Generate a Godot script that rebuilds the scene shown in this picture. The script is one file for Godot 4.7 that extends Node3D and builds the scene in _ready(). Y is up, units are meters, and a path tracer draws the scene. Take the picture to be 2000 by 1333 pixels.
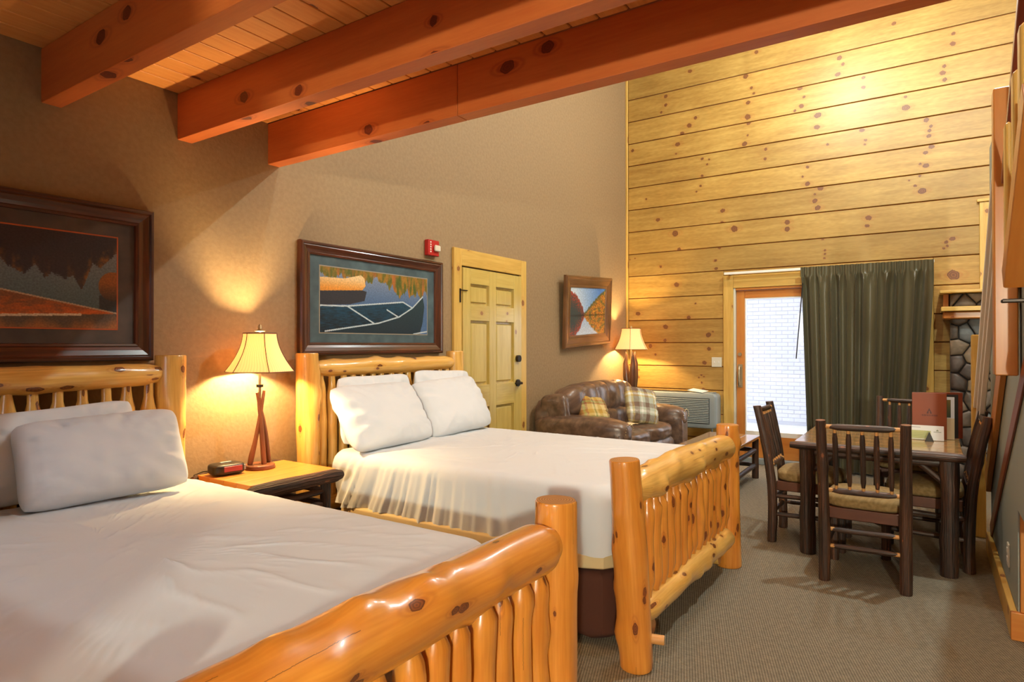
extends Node3D
# A cabin suite: two log beds, a sitting corner and a dining set under a loft edge. Left wall x = XL, plank end wall z = ZE.
const XL := -3.36
const ZE := -7.836
const LOW := 2.77      # underside of the loft boards
const ROOF := 5.7
const BJ := -1.887
var M := {}
var taken := {}
var rng := RandomNumberGenerator.new()
var bumpy := FastNoiseLite.new()

# ---------------------------------------------------------------- mesh buffer
class MB:
	var v := PackedVector3Array()
	var n := PackedVector3Array()
	var t := PackedVector2Array()
	var ix := PackedInt32Array()
	func vert(p: Vector3, nn: Vector3, uv: Vector2) -> int:
		v.append(p); n.append(nn); t.append(uv)
		return v.size() - 1
	func tri(a: int, b: int, c: int) -> void:
		var k := (v[b] - v[a]).cross(v[c] - v[a])
		if k.dot(n[a] + n[b] + n[c]) > 0.0:
			ix.append(a); ix.append(c); ix.append(b)
		else:
			ix.append(a); ix.append(b); ix.append(c)
	func quad(a: int, b: int, c: int, d: int) -> void:
		tri(a, b, c); tri(a, c, d)
	func flat(pts: Array, nn: Vector3, uvs: Array) -> void:
		var k := []
		for i in pts.size():
			k.append(vert(pts[i], nn, uvs[i] if i < uvs.size() else Vector2.ZERO))
		for i in range(1, pts.size() - 1):
			tri(k[0], k[i], k[i + 1])
	func box(c: Vector3, s: Vector3, bev := 0.004, sc := 1.0, grain := 0, off := Vector2.ZERO, xf := Transform3D()) -> MB:
		var h := s * 0.5
		bev = minf(bev, minf(h.x, minf(h.y, h.z)) * 0.9)
		var id := {}
		var others := [[1, 2], [2, 0], [0, 1]]
		for ax in 3:
			var oa: int = others[ax][0]
			var ob: int = others[ax][1]
			for sg in [-1.0, 1.0]:
				var nn := Vector3.ZERO
				nn[ax] = sg
				for sa in [-1.0, 1.0]:
					for sb in [-1.0, 1.0]:
						var p := Vector3.ZERO
						p[ax] = h[ax] * sg
						p[oa] = (h[oa] - bev) * sa
						p[ob] = (h[ob] - bev) * sb
						var w := p + c
						var gu: int = grain if ax != grain else oa
						var gv: int = 3 - ax - gu
						var sx := [0, 0, 0]
						sx[ax] = int(sg); sx[oa] = int(sa); sx[ob] = int(sb)
						id[str(ax, sx)] = vert(xf * w, xf.basis * nn, Vector2(w[gu], w[gv]) * sc + off)
		for ax in 3:
			var oa: int = others[ax][0]
			var ob: int = others[ax][1]
			for sg in [-1, 1]:
				var q := []
				for pr in [[-1, -1], [1, -1], [1, 1], [-1, 1]]:
					var sx := [0, 0, 0]
					sx[ax] = sg; sx[oa] = pr[0]; sx[ob] = pr[1]
					q.append(id[str(ax, sx)])
				quad(q[0], q[1], q[2], q[3])
		for ax in 3:   # bevels along axis ax
			var oa: int = others[ax][0]
			var ob: int = others[ax][1]
			for sa in [-1, 1]:
				for sb in [-1, 1]:
					var e := []
					for sg in [-1, 1]:
						var sx := [0, 0, 0]
						sx[ax] = sg; sx[oa] = sa; sx[ob] = sb
						e.append(id[str(oa, sx)]); e.append(id[str(ob, sx)])
					quad(e[0], e[1], e[3], e[2])
		for sx0 in [-1, 1]:
			for sy0 in [-1, 1]:
				for sz0 in [-1, 1]:
					var sx := [sx0, sy0, sz0]
					tri(id[str(0, sx)], id[str(1, sx)], id[str(2, sx)])
		return self
	# rows of points -> smooth sheet or tube; hint: Vector3 for a sheet, null for a tube or a closed skin (outward from each row's middle)
	func grid(rows: Array, uvs: Array, hint = null, closed := false) -> void:
		var nu := rows.size()
		var nv: int = rows[0].size()
		var base := v.size()
		var nor := PackedVector3Array()
		nor.resize(nu * nv)
		for i in nu - 1:
			for j in nv - 1:
				var a: Vector3 = rows[i][j]
				var f: Vector3 = (rows[i + 1][j] - a).cross(rows[i][j + 1] - a) + (rows[i][j + 1] - rows[i + 1][j + 1]).cross(rows[i + 1][j] - rows[i + 1][j + 1])
				nor[i * nv + j] += f; nor[i * nv + j + 1] += f; nor[i * nv + nv + j] += f; nor[i * nv + nv + j + 1] += f
		if closed:
			for i in nu:
				var s := nor[i * nv] + nor[i * nv + nv - 1]
				nor[i * nv] = s; nor[i * nv + nv - 1] = s
		var total := 0.0
		for i in nu:
			var mid := Vector3.ZERO
			if hint == null:
				for j in nv: mid += rows[i][j]
				mid /= nv
			for j in nv:
				total += nor[i * nv + j].dot(hint if hint != null else rows[i][j] - mid)
		var sg := 1.0 if total >= 0.0 else -1.0
		for i in nu:
			for j in nv:
				vert(rows[i][j], (nor[i * nv + j] * sg).normalized(), uvs[i][j])
		for i in nu - 1:
			for j in nv - 1:
				var a := base + i * nv + j
				if sg > 0:
					ix.append_array([a, a + 1, a + nv, a + 1, a + nv + 1, a + nv])
				else:
					ix.append_array([a, a + nv, a + 1, a + 1, a + nv, a + nv + 1])
	func arrays() -> Array:
		var a := []
		a.resize(Mesh.ARRAY_MAX)
		a[Mesh.ARRAY_VERTEX] = v; a[Mesh.ARRAY_NORMAL] = n; a[Mesh.ARRAY_TEX_UV] = t; a[Mesh.ARRAY_INDEX] = ix
		return a
	func mesh() -> ArrayMesh:
		var m := ArrayMesh.new()
		m.add_surface_from_arrays(Mesh.PRIMITIVE_TRIANGLES, arrays())
		return m

# ---------------------------------------------------------------- nodes
func numbered(nm: String) -> String:
	taken[nm] = taken.get(nm, -1) + 1
	return nm if taken[nm] == 0 else "%s_%03d" % [nm, taken[nm]]

func tag(o: Node, label: String, cat: String, group := "", kind := "") -> void:
	o.set_meta("label", label)
	if cat: o.set_meta("category", cat)
	if group: o.set_meta("group", group)
	if kind: o.set_meta("kind", kind)

func thing(nm: String, label: String, cat: String, pos := Vector3.ZERO, group := "", kind := "", turn := 0.0) -> Node3D:
	var o := Node3D.new()
	o.name = numbered(nm)
	add_child(o)
	o.position = pos
	o.rotation.y = turn
	tag(o, label, cat, group, kind)
	return o

# mesh given in world metres (local = false, only under things that are not turned) or in the parent's own axes
func part(parent: Node3D, nm: String, m: Mesh, mat: Material, local := false, label := "") -> MeshInstance3D:
	var o := MeshInstance3D.new()
	o.name = nm
	o.mesh = m
	if mat: o.material_override = mat
	parent.add_child(o, true)
	if not local:
		var off := Vector3.ZERO
		var q: Node = parent
		while q != self and q is Node3D:
			off += q.position
			q = q.get_parent()
		o.position = -off
	if label: o.set_meta("label", label)
	return o

func single(nm: String, m: Mesh, mat: Material, label: String, cat: String, group := "", kind := "") -> MeshInstance3D:
	var o := MeshInstance3D.new()
	o.name = numbered(nm)
	o.mesh = m
	if mat: o.material_override = mat
	add_child(o)
	tag(o, label, cat, group, kind)
	return o

func bx(c: Vector3, s: Vector3, bev := 0.004, sc := 1.0, grain := 0, off := Vector2.ZERO, xf := Transform3D()) -> ArrayMesh:
	return MB.new().box(c, s, bev, sc, grain, off, xf).mesh()

func span(a: Vector3, b: Vector3, bev := 0.004, sc := 1.0, grain := 0, off := Vector2.ZERO) -> ArrayMesh:
	return bx((a + b) * 0.5, (b - a).abs(), bev, sc, grain, off)

func rv() -> Vector2:
	return Vector2(rng.randf(), rng.randf())

func both(parts: Array) -> ArrayMesh:   # [[MB, material], ...] -> one mesh, several surfaces
	var m := ArrayMesh.new()
	for p in parts:
		m.add_surface_from_arrays(Mesh.PRIMITIVE_TRIANGLES, p[0].arrays())
		m.surface_set_material(m.get_surface_count() - 1, p[1])
	return m

# a round timber from p0 to p1; prof: [Vector2(t, radius)...]; amp: unevenness; warts: number of knot swellings
func timber(p0: Vector3, p1: Vector3, prof: Array, mat: Material, endmat: Material, amp := 0.05, nr := 14, step := 0.05, bend := 0.0, warts := 0, sc := 0.62, mid := Vector3.ZERO) -> ArrayMesh:
	var side := MB.new()
	var cap := MB.new()
	var d := p1 - p0
	var ln := d.length()
	var dir := d / ln
	var e1 := dir.cross(Vector3.UP if absf(dir.y) < 0.9 else Vector3.RIGHT).normalized()
	var e2 := dir.cross(e1)
	var nl := maxi(6, int(ln / step))
	var off := rv()
	var sd := rng.randf() * 50.0
	var bw := Vector2(rng.randf_range(-1, 1), rng.randf_range(-1, 1)) * bend
	var wart := []
	for k in warts:
		wart.append([rng.randf_range(0.08, 0.92), rng.randf() * TAU, rng.randf_range(0.022, 0.04), rng.randf_range(0.1, 0.26)])
	var rows := []
	var uvs := []
	var rmax := 0.0
	for q in prof: rmax = maxf(rmax, q.y)
	var vr := clampf(TAU * rmax / 0.5, 0.25, 1.0)
	var ts := [0.0]
	for i in nl + 1: ts.append(float(i) / nl)
	ts.append(1.0)
	for i in ts.size():
		var tt: float = ts[i]
		var edge := i == 0 or i == ts.size() - 1
		var te := clampf(tt, 0.004 / ln if not edge else 0.0, 1.0 - (0.004 / ln if not edge else 0.0))
		if i == 1: te = 0.006 / ln
		if i == ts.size() - 2: te = 1.0 - 0.006 / ln
		var r: float = prof[0].y
		for k in prof.size() - 1:
			if tt >= prof[k].x and tt <= prof[k + 1].x:
				r = lerpf(prof[k].y, prof[k + 1].y, smoothstep(prof[k].x, prof[k + 1].x, tt))
		if tt > prof[-1].x: r = prof[-1].y
		var c := p0 + d * te + (e1 * bw.x + e2 * bw.y) * sin(te * PI) + e1 * bumpy.get_noise_2d(te * ln * 90.0 + sd * 7.0, 3.0) * amp * rmax * 0.6 + mid * sin(te * PI)
		var row := PackedVector3Array()
		var uv := PackedVector2Array()
		for j in nr + 1:
			var a := TAU * (j % nr) / nr
			var dr := e1 * cos(a) + e2 * sin(a)
			var rr := r * (1.0 + amp * bumpy.get_noise_3d(cos(a) * 22.0 + sd * 11.0, sin(a) * 22.0, te * ln * 70.0) * 1.6)
			for w in wart:
				var da: float = absf(wrapf(a - w[1], -PI, PI)) * r
				var dl: float = absf(te - w[0]) * ln
				rr += r * w[3] * exp(-(da * da + dl * dl * 0.5) / (w[2] * w[2]))
			if edge: rr *= 0.94
			row.append(c + dr * rr)
			uv.append(Vector2(te * ln * sc + off.x, float(j) / nr * vr + off.y))
		rows.append(row); uvs.append(uv)
	side.grid(rows, uvs, null, true)
	for e in [0, ts.size() - 1]:
		var nn := -dir if e == 0 else dir
		var pts := []
		var us := []
		for j in nr:
			pts.append(rows[e][j])
			us.append(Vector2(0.5 + cos(TAU * j / nr) * 0.42, 0.5 + sin(TAU * j / nr) * 0.42))
		cap.flat(pts, nn, us)
	return both([[side, mat], [cap, endmat]])

func pole(p0: Vector3, p1: Vector3, r0: float, r1 := -1.0, nr := 12) -> ArrayMesh:   # a plain straight rod with closed ends
	if r1 < 0.0: r1 = r0
	return sweep([p0, p1], [r0, r1], nr)

func sweep(pts: Array, radii: Array, nr := 10) -> ArrayMesh:
	var m := MB.new()
	var rows := []
	var uvs := []
	var e1 := Vector3.ZERO
	var ln := 0.0
	var np := pts.size()
	for i in np:
		var d: Vector3 = (pts[mini(i + 1, np - 1)] - pts[maxi(i - 1, 0)]).normalized()
		if i == 0: e1 = d.cross(Vector3.UP if absf(d.y) < 0.9 else Vector3.RIGHT).normalized()
		e1 = (e1 - d * e1.dot(d)).normalized()
		var e2 := d.cross(e1)
		if i > 0: ln += (pts[i] - pts[i - 1]).length()
		var row := PackedVector3Array()
		var uv := PackedVector2Array()
		for j in nr + 1:
			var a := TAU * (j % nr) / nr
			row.append(pts[i] + (e1 * cos(a) + e2 * sin(a)) * radii[i])
			uv.append(Vector2(ln, float(j) / nr * 0.3))
		rows.append(row); uvs.append(uv)
	m.grid(rows, uvs, null, true)
	for e in [0, np - 1]:
		var pp := []
		for j in nr: pp.append(rows[e][j])
		m.flat(pp, (pts[0] - pts[1]).normalized() if e == 0 else (pts[np - 1] - pts[np - 2]).normalized(), [])
	return m.mesh()

func lathe(c: Vector3, prof: Array, nr := 28, squash := 1.0) -> ArrayMesh:   # prof: Vector2(radius, height)
	var m := MB.new()
	var rows := []
	var uvs := []
	for i in prof.size():
		var row := PackedVector3Array()
		var uv := PackedVector2Array()
		for j in nr + 1:
			var a := TAU * (j % nr) / nr
			row.append(c + Vector3(cos(a) * prof[i].x, prof[i].y, sin(a) * prof[i].x * squash))
			uv.append(Vector2(float(j) / nr * 2.0, prof[i].y * 3.0))
		rows.append(row); uvs.append(uv)
	m.grid(rows, uvs, null, true)
	return m.mesh()

func ball(c: Vector3, r: Vector3, nr := 16) -> ArrayMesh:
	var p := []
	for i in 11:
		var a := PI * i / 10.0 - PI / 2
		p.append(Vector2(maxf(cos(a), 0.01), sin(a)))
	var m := MB.new()
	var rows := []
	var uvs := []
	for q in p:
		var row := PackedVector3Array()
		var uv := PackedVector2Array()
		for j in nr + 1:
			var a := TAU * (j % nr) / nr
			row.append(c + Vector3(cos(a) * q.x * r.x, q.y * r.y, sin(a) * q.x * r.z)); uv.append(Vector2(float(j) / nr, q.y))
		rows.append(row); uvs.append(uv)
	m.grid(rows, uvs, null, true)
	return m.mesh()

# soft block: a rounded box whose skin is pushed out by bulge and by fn(point on the unit box) along the normal
func soft(c: Vector3, s: Vector3, pw: float, fn: Callable, basis := Basis(), nn := 24, uvs := 2.0) -> ArrayMesh:
	var m := MB.new()
	var h := s * 0.5
	for f in 6:
		var ax := f / 2
		var sg := 1.0 if f % 2 == 0 else -1.0
		var rows := []
		var uu := []
		for i in nn + 1:
			var row := PackedVector3Array()
			var ur := PackedVector2Array()
			for j in nn + 1:
				var p := Vector3.ZERO
				p[ax] = sg
				p[(ax + 1) % 3] = tan((2.0 * i / nn - 1.0) * PI / 4)
				p[(ax + 2) % 3] = tan((2.0 * j / nn - 1.0) * PI / 4)
				var l := pow(pow(absf(p.x), pw) + pow(absf(p.y), pw) + pow(absf(p.z), pw), 1.0 / pw)
				p /= l
				var q := Vector3(p.x * h.x, p.y * h.y, p.z * h.z)
				var nr := Vector3(signf(p.x) * pow(absf(p.x), pw - 1) / h.x, signf(p.y) * pow(absf(p.y), pw - 1) / h.y, signf(p.z) * pow(absf(p.z), pw - 1) / h.z).normalized()
				q += nr * float(fn.call(p))
				row.append(c + basis * q)
				ur.append(Vector2(q[(ax + 1) % 3] + q[ax] * 0.5, q[(ax + 2) % 3] + q[ax] * 0.5) * uvs)
			rows.append(row); uu.append(ur)
		var hv := Vector3.ZERO
		hv[ax] = sg
		m.grid(rows, uu, basis * hv)
	return m.mesh()

# ---------------------------------------------------------------- pictures for surfaces
func nz(w: int, h: int, sd: int, fr: float, fw: int, fh: int, oct := 3) -> PackedByteArray:
	var f := FastNoiseLite.new()
	f.seed = sd
	f.noise_type = FastNoiseLite.TYPE_SIMPLEX_SMOOTH
	f.frequency = fr
	f.fractal_octaves = oct
	var im := f.get_seamless_image(w, h)
	im.convert(Image.FORMAT_L8)
	im.resize(fw, fh, Image.INTERPOLATE_CUBIC)
	return im.get_data()

func wood(w: int, h: int, sd: int, ca: Color, cb: Color, spread := 1.0, px := 1.0) -> PackedByteArray:
	var a := nz(maxi(w / 28, 16), h, sd, 0.05 * px, w, h)
	var b := nz(maxi(w / 10, 16), h, sd + 5, 0.16 * px, w, h, 2)
	var c := nz(maxi(w / 16, 16), maxi(h / 6, 16), sd + 9, 0.05, w, h, 2)
	var lr := PackedByteArray(); var lg := PackedByteArray(); var lb := PackedByteArray()
	for i in 256:
		var q := ca.lerp(cb, clampf(0.5 + (i / 255.0 - 0.5) * spread, 0.0, 1.0))
		lr.append(int(q.r * 255)); lg.append(int(q.g * 255)); lb.append(int(q.b * 255))
	var out := PackedByteArray()
	out.resize(w * h * 3)
	for i in w * h:
		var k := (a[i] * 4 + b[i] * 3 + c[i] * 3) / 10
		out[i * 3] = lr[k]; out[i * 3 + 1] = lg[k]; out[i * 3 + 2] = lb[k]
	return out

func knot(o: PackedByteArray, w: int, h: int, cx: float, cy: float, rx: float, ry: float, dark: Color, ring: Color, y0 := 0, y1 := 1 << 20) -> void:
	y1 = mini(y1, h)
	var wob := rng.randf() * 6.0
	for y in range(maxi(y0, int(cy - ry * 3.2)), mini(y1, int(cy + ry * 3.2) + 1)):
		for x in range(int(cx - rx * 4.5), int(cx + rx * 4.5) + 1):
			var dx := (x - cx) / rx
			var dy := (y - cy) / ry
			var an := atan2(dy, dx)
			var d := sqrt(dx * dx + dy * dy) * (1.0 + 0.07 * sin(an * 2.0 + wob) + 0.05 * sin(an * 5.0 - wob * 2.0))
			var i := (y * w + posmod(x, w)) * 3
			var old := Color8(o[i], o[i + 1], o[i + 2])
			var c := old
			if d < 1.0:
				c = dark.lerp(ring, 0.28 + 0.28 * sin(d * 15.0 + wob)) if d < 0.82 else dark
				c = old.lerp(c, 0.92)
			else:
				var hx := dx * 0.55
				var e := sqrt(hx * hx + dy * dy)
				c = old.lerp(ring, clampf(0.6 * (1.7 - e), 0.0, 0.5) * (0.6 + 0.4 * sin(e * 11.0)))
			o[i] = int(c.r * 255); o[i + 1] = int(c.g * 255); o[i + 2] = int(c.b * 255)

func tex(d: PackedByteArray, w: int, h: int) -> ImageTexture:
	return ImageTexture.create_from_image(Image.create_from_data(w, h, false, Image.FORMAT_RGB8, d))

func knotty(w: int, h: int, sd: int, ca: Color, cb: Color, dark: Color, ring: Color, count: int, r0: float, r1: float, spread := 1.0, px := 1.0, checks := 0) -> ImageTexture:
	var d := wood(w, h, sd, ca, cb, spread, px)
	rng.seed = sd
	for k in checks:   # drying cracks along the grain
		var y := rng.randf() * h
		var x0 := rng.randi() % w
		for x in rng.randi_range(60, 220):
			y += rng.randf_range(-0.35, 0.35)
			var i := (posmod(int(y), h) * w + posmod(x0 + x, w)) * 3
			for c in 3: d[i + c] = int(d[i + c] * 0.45)
	for k in count:
		var r := rng.randf_range(r0, r1)
		knot(d, w, h, rng.randf() * w, rng.randf_range(r * 3.3, h - r * 3.3), r * rng.randf_range(0.9, 1.5), r, dark, ring)
	return tex(d, w, h)

func flatmat(c: Color, rough := 0.6, metal := 0.0) -> StandardMaterial3D:
	var m := StandardMaterial3D.new()
	m.albedo_color = c
	m.roughness = rough
	m.metallic = metal
	return m

func texmat(t: Texture2D, rough := 0.5, coat := 0.0, coatr := 0.2) -> StandardMaterial3D:
	var m := StandardMaterial3D.new()
	m.albedo_texture = t
	m.roughness = rough
	if coat > 0.0:
		m.clearcoat_enabled = true
		m.clearcoat = coat
		m.clearcoat_roughness = coatr
	return m

func c8(r: int, g: int, b: int) -> Color:
	return Color8(r, g, b)

func grain_tex(sd: int, fr: float, lo: Color, hi: Color, size := 256, oct := 4) -> ImageTexture:   # mottled, tileable
	var a := nz(size, size, sd, fr, size, size, oct)
	var d := PackedByteArray()
	d.resize(size * size * 3)
	for i in size * size:
		var q := lo.lerp(hi, a[i] / 255.0)
		d[i * 3] = int(q.r * 255); d[i * 3 + 1] = int(q.g * 255); d[i * 3 + 2] = int(q.b * 255)
	return tex(d, size, size)

func relief(m: StandardMaterial3D, t: Texture2D, cm: float) -> void:
	m.heightmap_enabled = true
	m.heightmap_texture = t
	m.heightmap_scale = cm

func paint(w: int, h: int, fn: Callable) -> ImageTexture:
	var im := Image.create(w, h, false, Image.FORMAT_RGB8)
	for y in h:
		for x in w:
			im.set_pixel(x, y, fn.call((x + 0.5) / w, (y + 0.5) / h))
	return ImageTexture.create_from_image(im)

func inside(u: float, v: float, poly: PackedVector2Array) -> bool:
	return Geometry2D.is_point_in_polygon(Vector2(u, v), poly)

func near_line(u: float, v: float, pts: Array, asp: float) -> float:
	var best := 9.0
	for i in pts.size() - 1:
		var a := Vector2(pts[i].x * asp, pts[i].y)
		var b := Vector2(pts[i + 1].x * asp, pts[i + 1].y)
		best = minf(best, Geometry2D.get_closest_point_to_segment(Vector2(u * asp, v), a, b).distance_to(Vector2(u * asp, v)))
	return best

func canoe_print() -> ImageTexture:
	var f := FastNoiseLite.new()
	f.seed = 4; f.frequency = 1.0; f.fractal_octaves = 3
	var yel := PackedVector2Array([Vector2(-0.1, 0.17), Vector2(0.2, 0.15), Vector2(0.34, 0.07), Vector2(0.37, 0.12), Vector2(0.38, 0.24), Vector2(0.35, 0.31), Vector2(-0.1, 0.39)])
	var refl := PackedVector2Array([Vector2(-0.1, 0.39), Vector2(0.35, 0.31), Vector2(0.39, 0.33), Vector2(0.37, 0.48), Vector2(0.24, 0.55), Vector2(-0.1, 0.6)])
	var inner := PackedVector2Array([Vector2(-0.1, 0.6), Vector2(0.22, 0.58), Vector2(0.74, 0.45), Vector2(0.84, 0.54), Vector2(0.7, 0.71), Vector2(0.5, 0.83), Vector2(0.04, 0.98), Vector2(-0.1, 1.0)])
	var hull := PackedVector2Array([Vector2(0.04, 0.98), Vector2(0.5, 0.83), Vector2(0.7, 0.71), Vector2(0.84, 0.54), Vector2(0.95, 0.33), Vector2(0.97, 0.5), Vector2(0.95, 0.8), Vector2(0.9, 1.1), Vector2(-0.1, 1.1), Vector2(-0.1, 1.0)])
	var rim := [[Vector2(-0.1, 0.6), Vector2(0.22, 0.58), Vector2(0.74, 0.45)], [Vector2(0.74, 0.45), Vector2(0.84, 0.54)], [Vector2(0.04, 0.98), Vector2(0.5, 0.83), Vector2(0.7, 0.71), Vector2(0.84, 0.54), Vector2(0.95, 0.33)], [Vector2(0.22, 0.58), Vector2(0.46, 0.84)], [Vector2(0.58, 0.6), Vector2(0.69, 0.71)], [Vector2(0.85, 1.0), Vector2(1.0, 0.95)]]
	return paint(420, 176, func(u: float, v: float) -> Color:
		var k := f.get_noise_2d(u * 60, v * 26) * 0.5
		var c := c8(128, 138, 158).lerp(c8(72, 100, 138), clampf(v * 1.9, 0, 1))
		var leaf := 0.13 + 0.1 * f.get_noise_2d(u * 9.0, 2.0) + 0.06 * f.get_noise_2d(u * 40.0, 7.0) + 0.24 * smoothstep(0.5, 0.75, u) * (0.75 + 0.6 * f.get_noise_2d(u * 13.0, 31.0))
		if v < leaf:
			var s := f.get_noise_2d(u * 22.0, v * 3.0 + 50.0)
			c = c8(150, 110, 45).lerp(c8(80, 92, 42), clampf(0.5 + s * 1.6, 0, 1)).lerp(c8(165, 95, 50), clampf(f.get_noise_2d(u * 14.0, 90.0) * 1.6, 0, 1))
		if inside(u, v, yel): c = c8(222, 190, 140).lerp(c8(215, 140, 55), clampf((v - 0.14) * 5.5, 0, 1))
		elif inside(u, v, refl): c = c8(48, 50, 58)
		if inside(u, v, inner): c = c8(30, 66, 88).lerp(c8(24, 36, 46), clampf((v - 0.55) * 2.2 + f.get_noise_2d(u * 12, v * 30), 0, 1))
		elif inside(u, v, hull): c = c8(44, 70, 76).lerp(c8(34, 48, 58), v)
		for q in rim:
			if near_line(u, v, q, 2.4) < 0.012: c = c8(178, 190, 196)
		return c * (1.0 + k * 0.25))

func dusk_print() -> ImageTexture:
	var f := FastNoiseLite.new()
	f.seed = 9; f.frequency = 1.0; f.fractal_octaves = 3
	var edge := [Vector2(0, 0.4), Vector2(0.1, 0.3), Vector2(0.2, 0.5), Vector2(0.3, 0.33), Vector2(0.42, 0.46), Vector2(0.55, 0.3), Vector2(0.585, 0.4), Vector2(0.64, 0.47), Vector2(0.68, 0.36), Vector2(0.715, 0.49), Vector2(0.74, 0.43), Vector2(0.79, 0.49), Vector2(0.82, 0.44), Vector2(0.855, 0.6), Vector2(0.9, 0.3), Vector2(0.93, 0.35), Vector2(1.0, 0.16)]
	var boat := PackedVector2Array([Vector2(-0.1, 0.5), Vector2(0.555, 0.63), Vector2(1.01, 0.835), Vector2(0.85, 0.855), Vector2(0.555, 0.885), Vector2(-0.1, 0.9)])
	return paint(420, 176, func(u: float, v: float) -> Color:
		var k := f.get_noise_2d(u * 90, v * 40) * 0.5
		var lim := 0.0
		for i in edge.size() - 1:
			if u >= edge[i].x and u <= edge[i + 1].x: lim = lerpf(edge[i].y, edge[i + 1].y, (u - edge[i].x) / (edge[i + 1].x - edge[i].x))
		lim += 0.03 * f.get_noise_2d(u * 70.0, v * 60.0)
		var c := c8(116, 116, 116).lerp(c8(72, 88, 90), clampf(v * 1.6 - 0.2, 0, 1))
		if v < lim:
			c = c8(48, 40, 44).lerp(c8(124, 78, 40), clampf(1.0 - (lim - v) * 7.0 + f.get_noise_2d(u * 25, v * 9), 0, 1) * clampf(0.45 + f.get_noise_2d(u * 14.0, 5.0) * 1.6, 0, 1))
		var dx := (u - 0.985) / 0.062
		var dy := (v - 0.54) / 0.16
		if dx * dx + dy * dy < 1.0: c = c8(138, 78, 32).lerp(c8(60, 44, 38), clampf((v - 0.5) * 5.0, 0, 1))
		elif u > 0.925 and v > 0.64 and v < 0.84: c = c8(48, 48, 50)
		if inside(u, v, boat): c = c8(122, 72, 44).lerp(c8(190, 86, 30), clampf((v - 0.7) * 5.0 + f.get_noise_2d(u * 12, v * 20) * 0.8, 0, 1))
		elif v > 0.83 and v > 0.835 + (1.0 - u) * 0.1: c = c8(88, 70, 58).lerp(c8(156, 96, 52), clampf((v - 0.9) * 8.0 + f.get_noise_2d(u * 6.0, 3.0), 0, 1))
		if near_line(u, v, [Vector2(-0.1, 0.5), Vector2(0.555, 0.63), Vector2(1.01, 0.835)], 2.4) < 0.008: c = c8(170, 140, 110)
		if near_line(u, v, [Vector2(-0.1, 0.9), Vector2(0.555, 0.885), Vector2(0.85, 0.855)], 2.4) < 0.012: c = c8(196, 170, 140)
		return c * (1.0 + k * 0.4))

func lake_print() -> ImageTexture:
	var f := FastNoiseLite.new()
	f.seed = 21; f.frequency = 1.0; f.fractal_octaves = 3
	return paint(160, 110, func(u: float, v: float) -> Color:
		var k := f.get_noise_2d(u * 30, v * 22)
		var y := v if v < 0.58 else 1.16 - v
		var wet := v > 0.58
		var c := c8(70, 130, 205).lerp(c8(205, 220, 232), clampf(absf(u - 0.1) * -1.4 + 1.0 + y * 0.3, 0, 1))
		if wet: c = c8(150, 180, 215).lerp(c8(225, 232, 236), v - 0.4)
		var rag := 0.05 * f.get_noise_2d(u * 26.0, (3.0 if wet else 9.0))
		var hl := rag + 0.1 + pow(clampf(u / 0.4, 0, 1.3), 2.2) * 0.46
		var hr := rag + 0.62 - pow(clampf((u - 0.36) / 0.64, 0, 1), 0.75) * 0.6
		if u < 0.4 and y > hl:
			c = c8(168, 62, 52).lerp(c8(38, 62, 66), clampf((y - hl) * 4.0 + k * 1.4, 0, 1))
		elif u > 0.4 and y > hr:
			c = c8(222, 160, 50).lerp(c8(136, 72, 44), clampf(0.4 + k * 2.4, 0, 1)).lerp(c8(84, 96, 60), clampf(f.get_noise_2d(u * 9.0, y * 8.0) * 1.8, 0, 0.8))
			if y - hr < 0.05 and not wet: c = c8(86, 92, 60)
		if absf(v - 0.58) < 0.02: c = c.darkened(0.35)
		return c * (1.0 + k * 0.15))

func plaid(a: Color, b: Color, c: Color, d: Color) -> ImageTexture:
	var seq := [[0.0, a], [0.16, b], [0.36, c], [0.42, d], [0.5, c], [0.56, a], [0.76, b], [0.82, d], [0.9, b]]
	var pick := func(x: float) -> Color:
		var out: Color = seq[0][1]
		for s in seq:
			if x >= s[0]: out = s[1]
		return out
	return paint(128, 128, func(u: float, v: float) -> Color:
		var tw := 0.5 + 0.2 * signf(sin((u + v) * 128.0 * 1.2))
		return pick.call(u).lerp(pick.call(fposmod(v + 0.13, 1.0)), tw))

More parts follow.
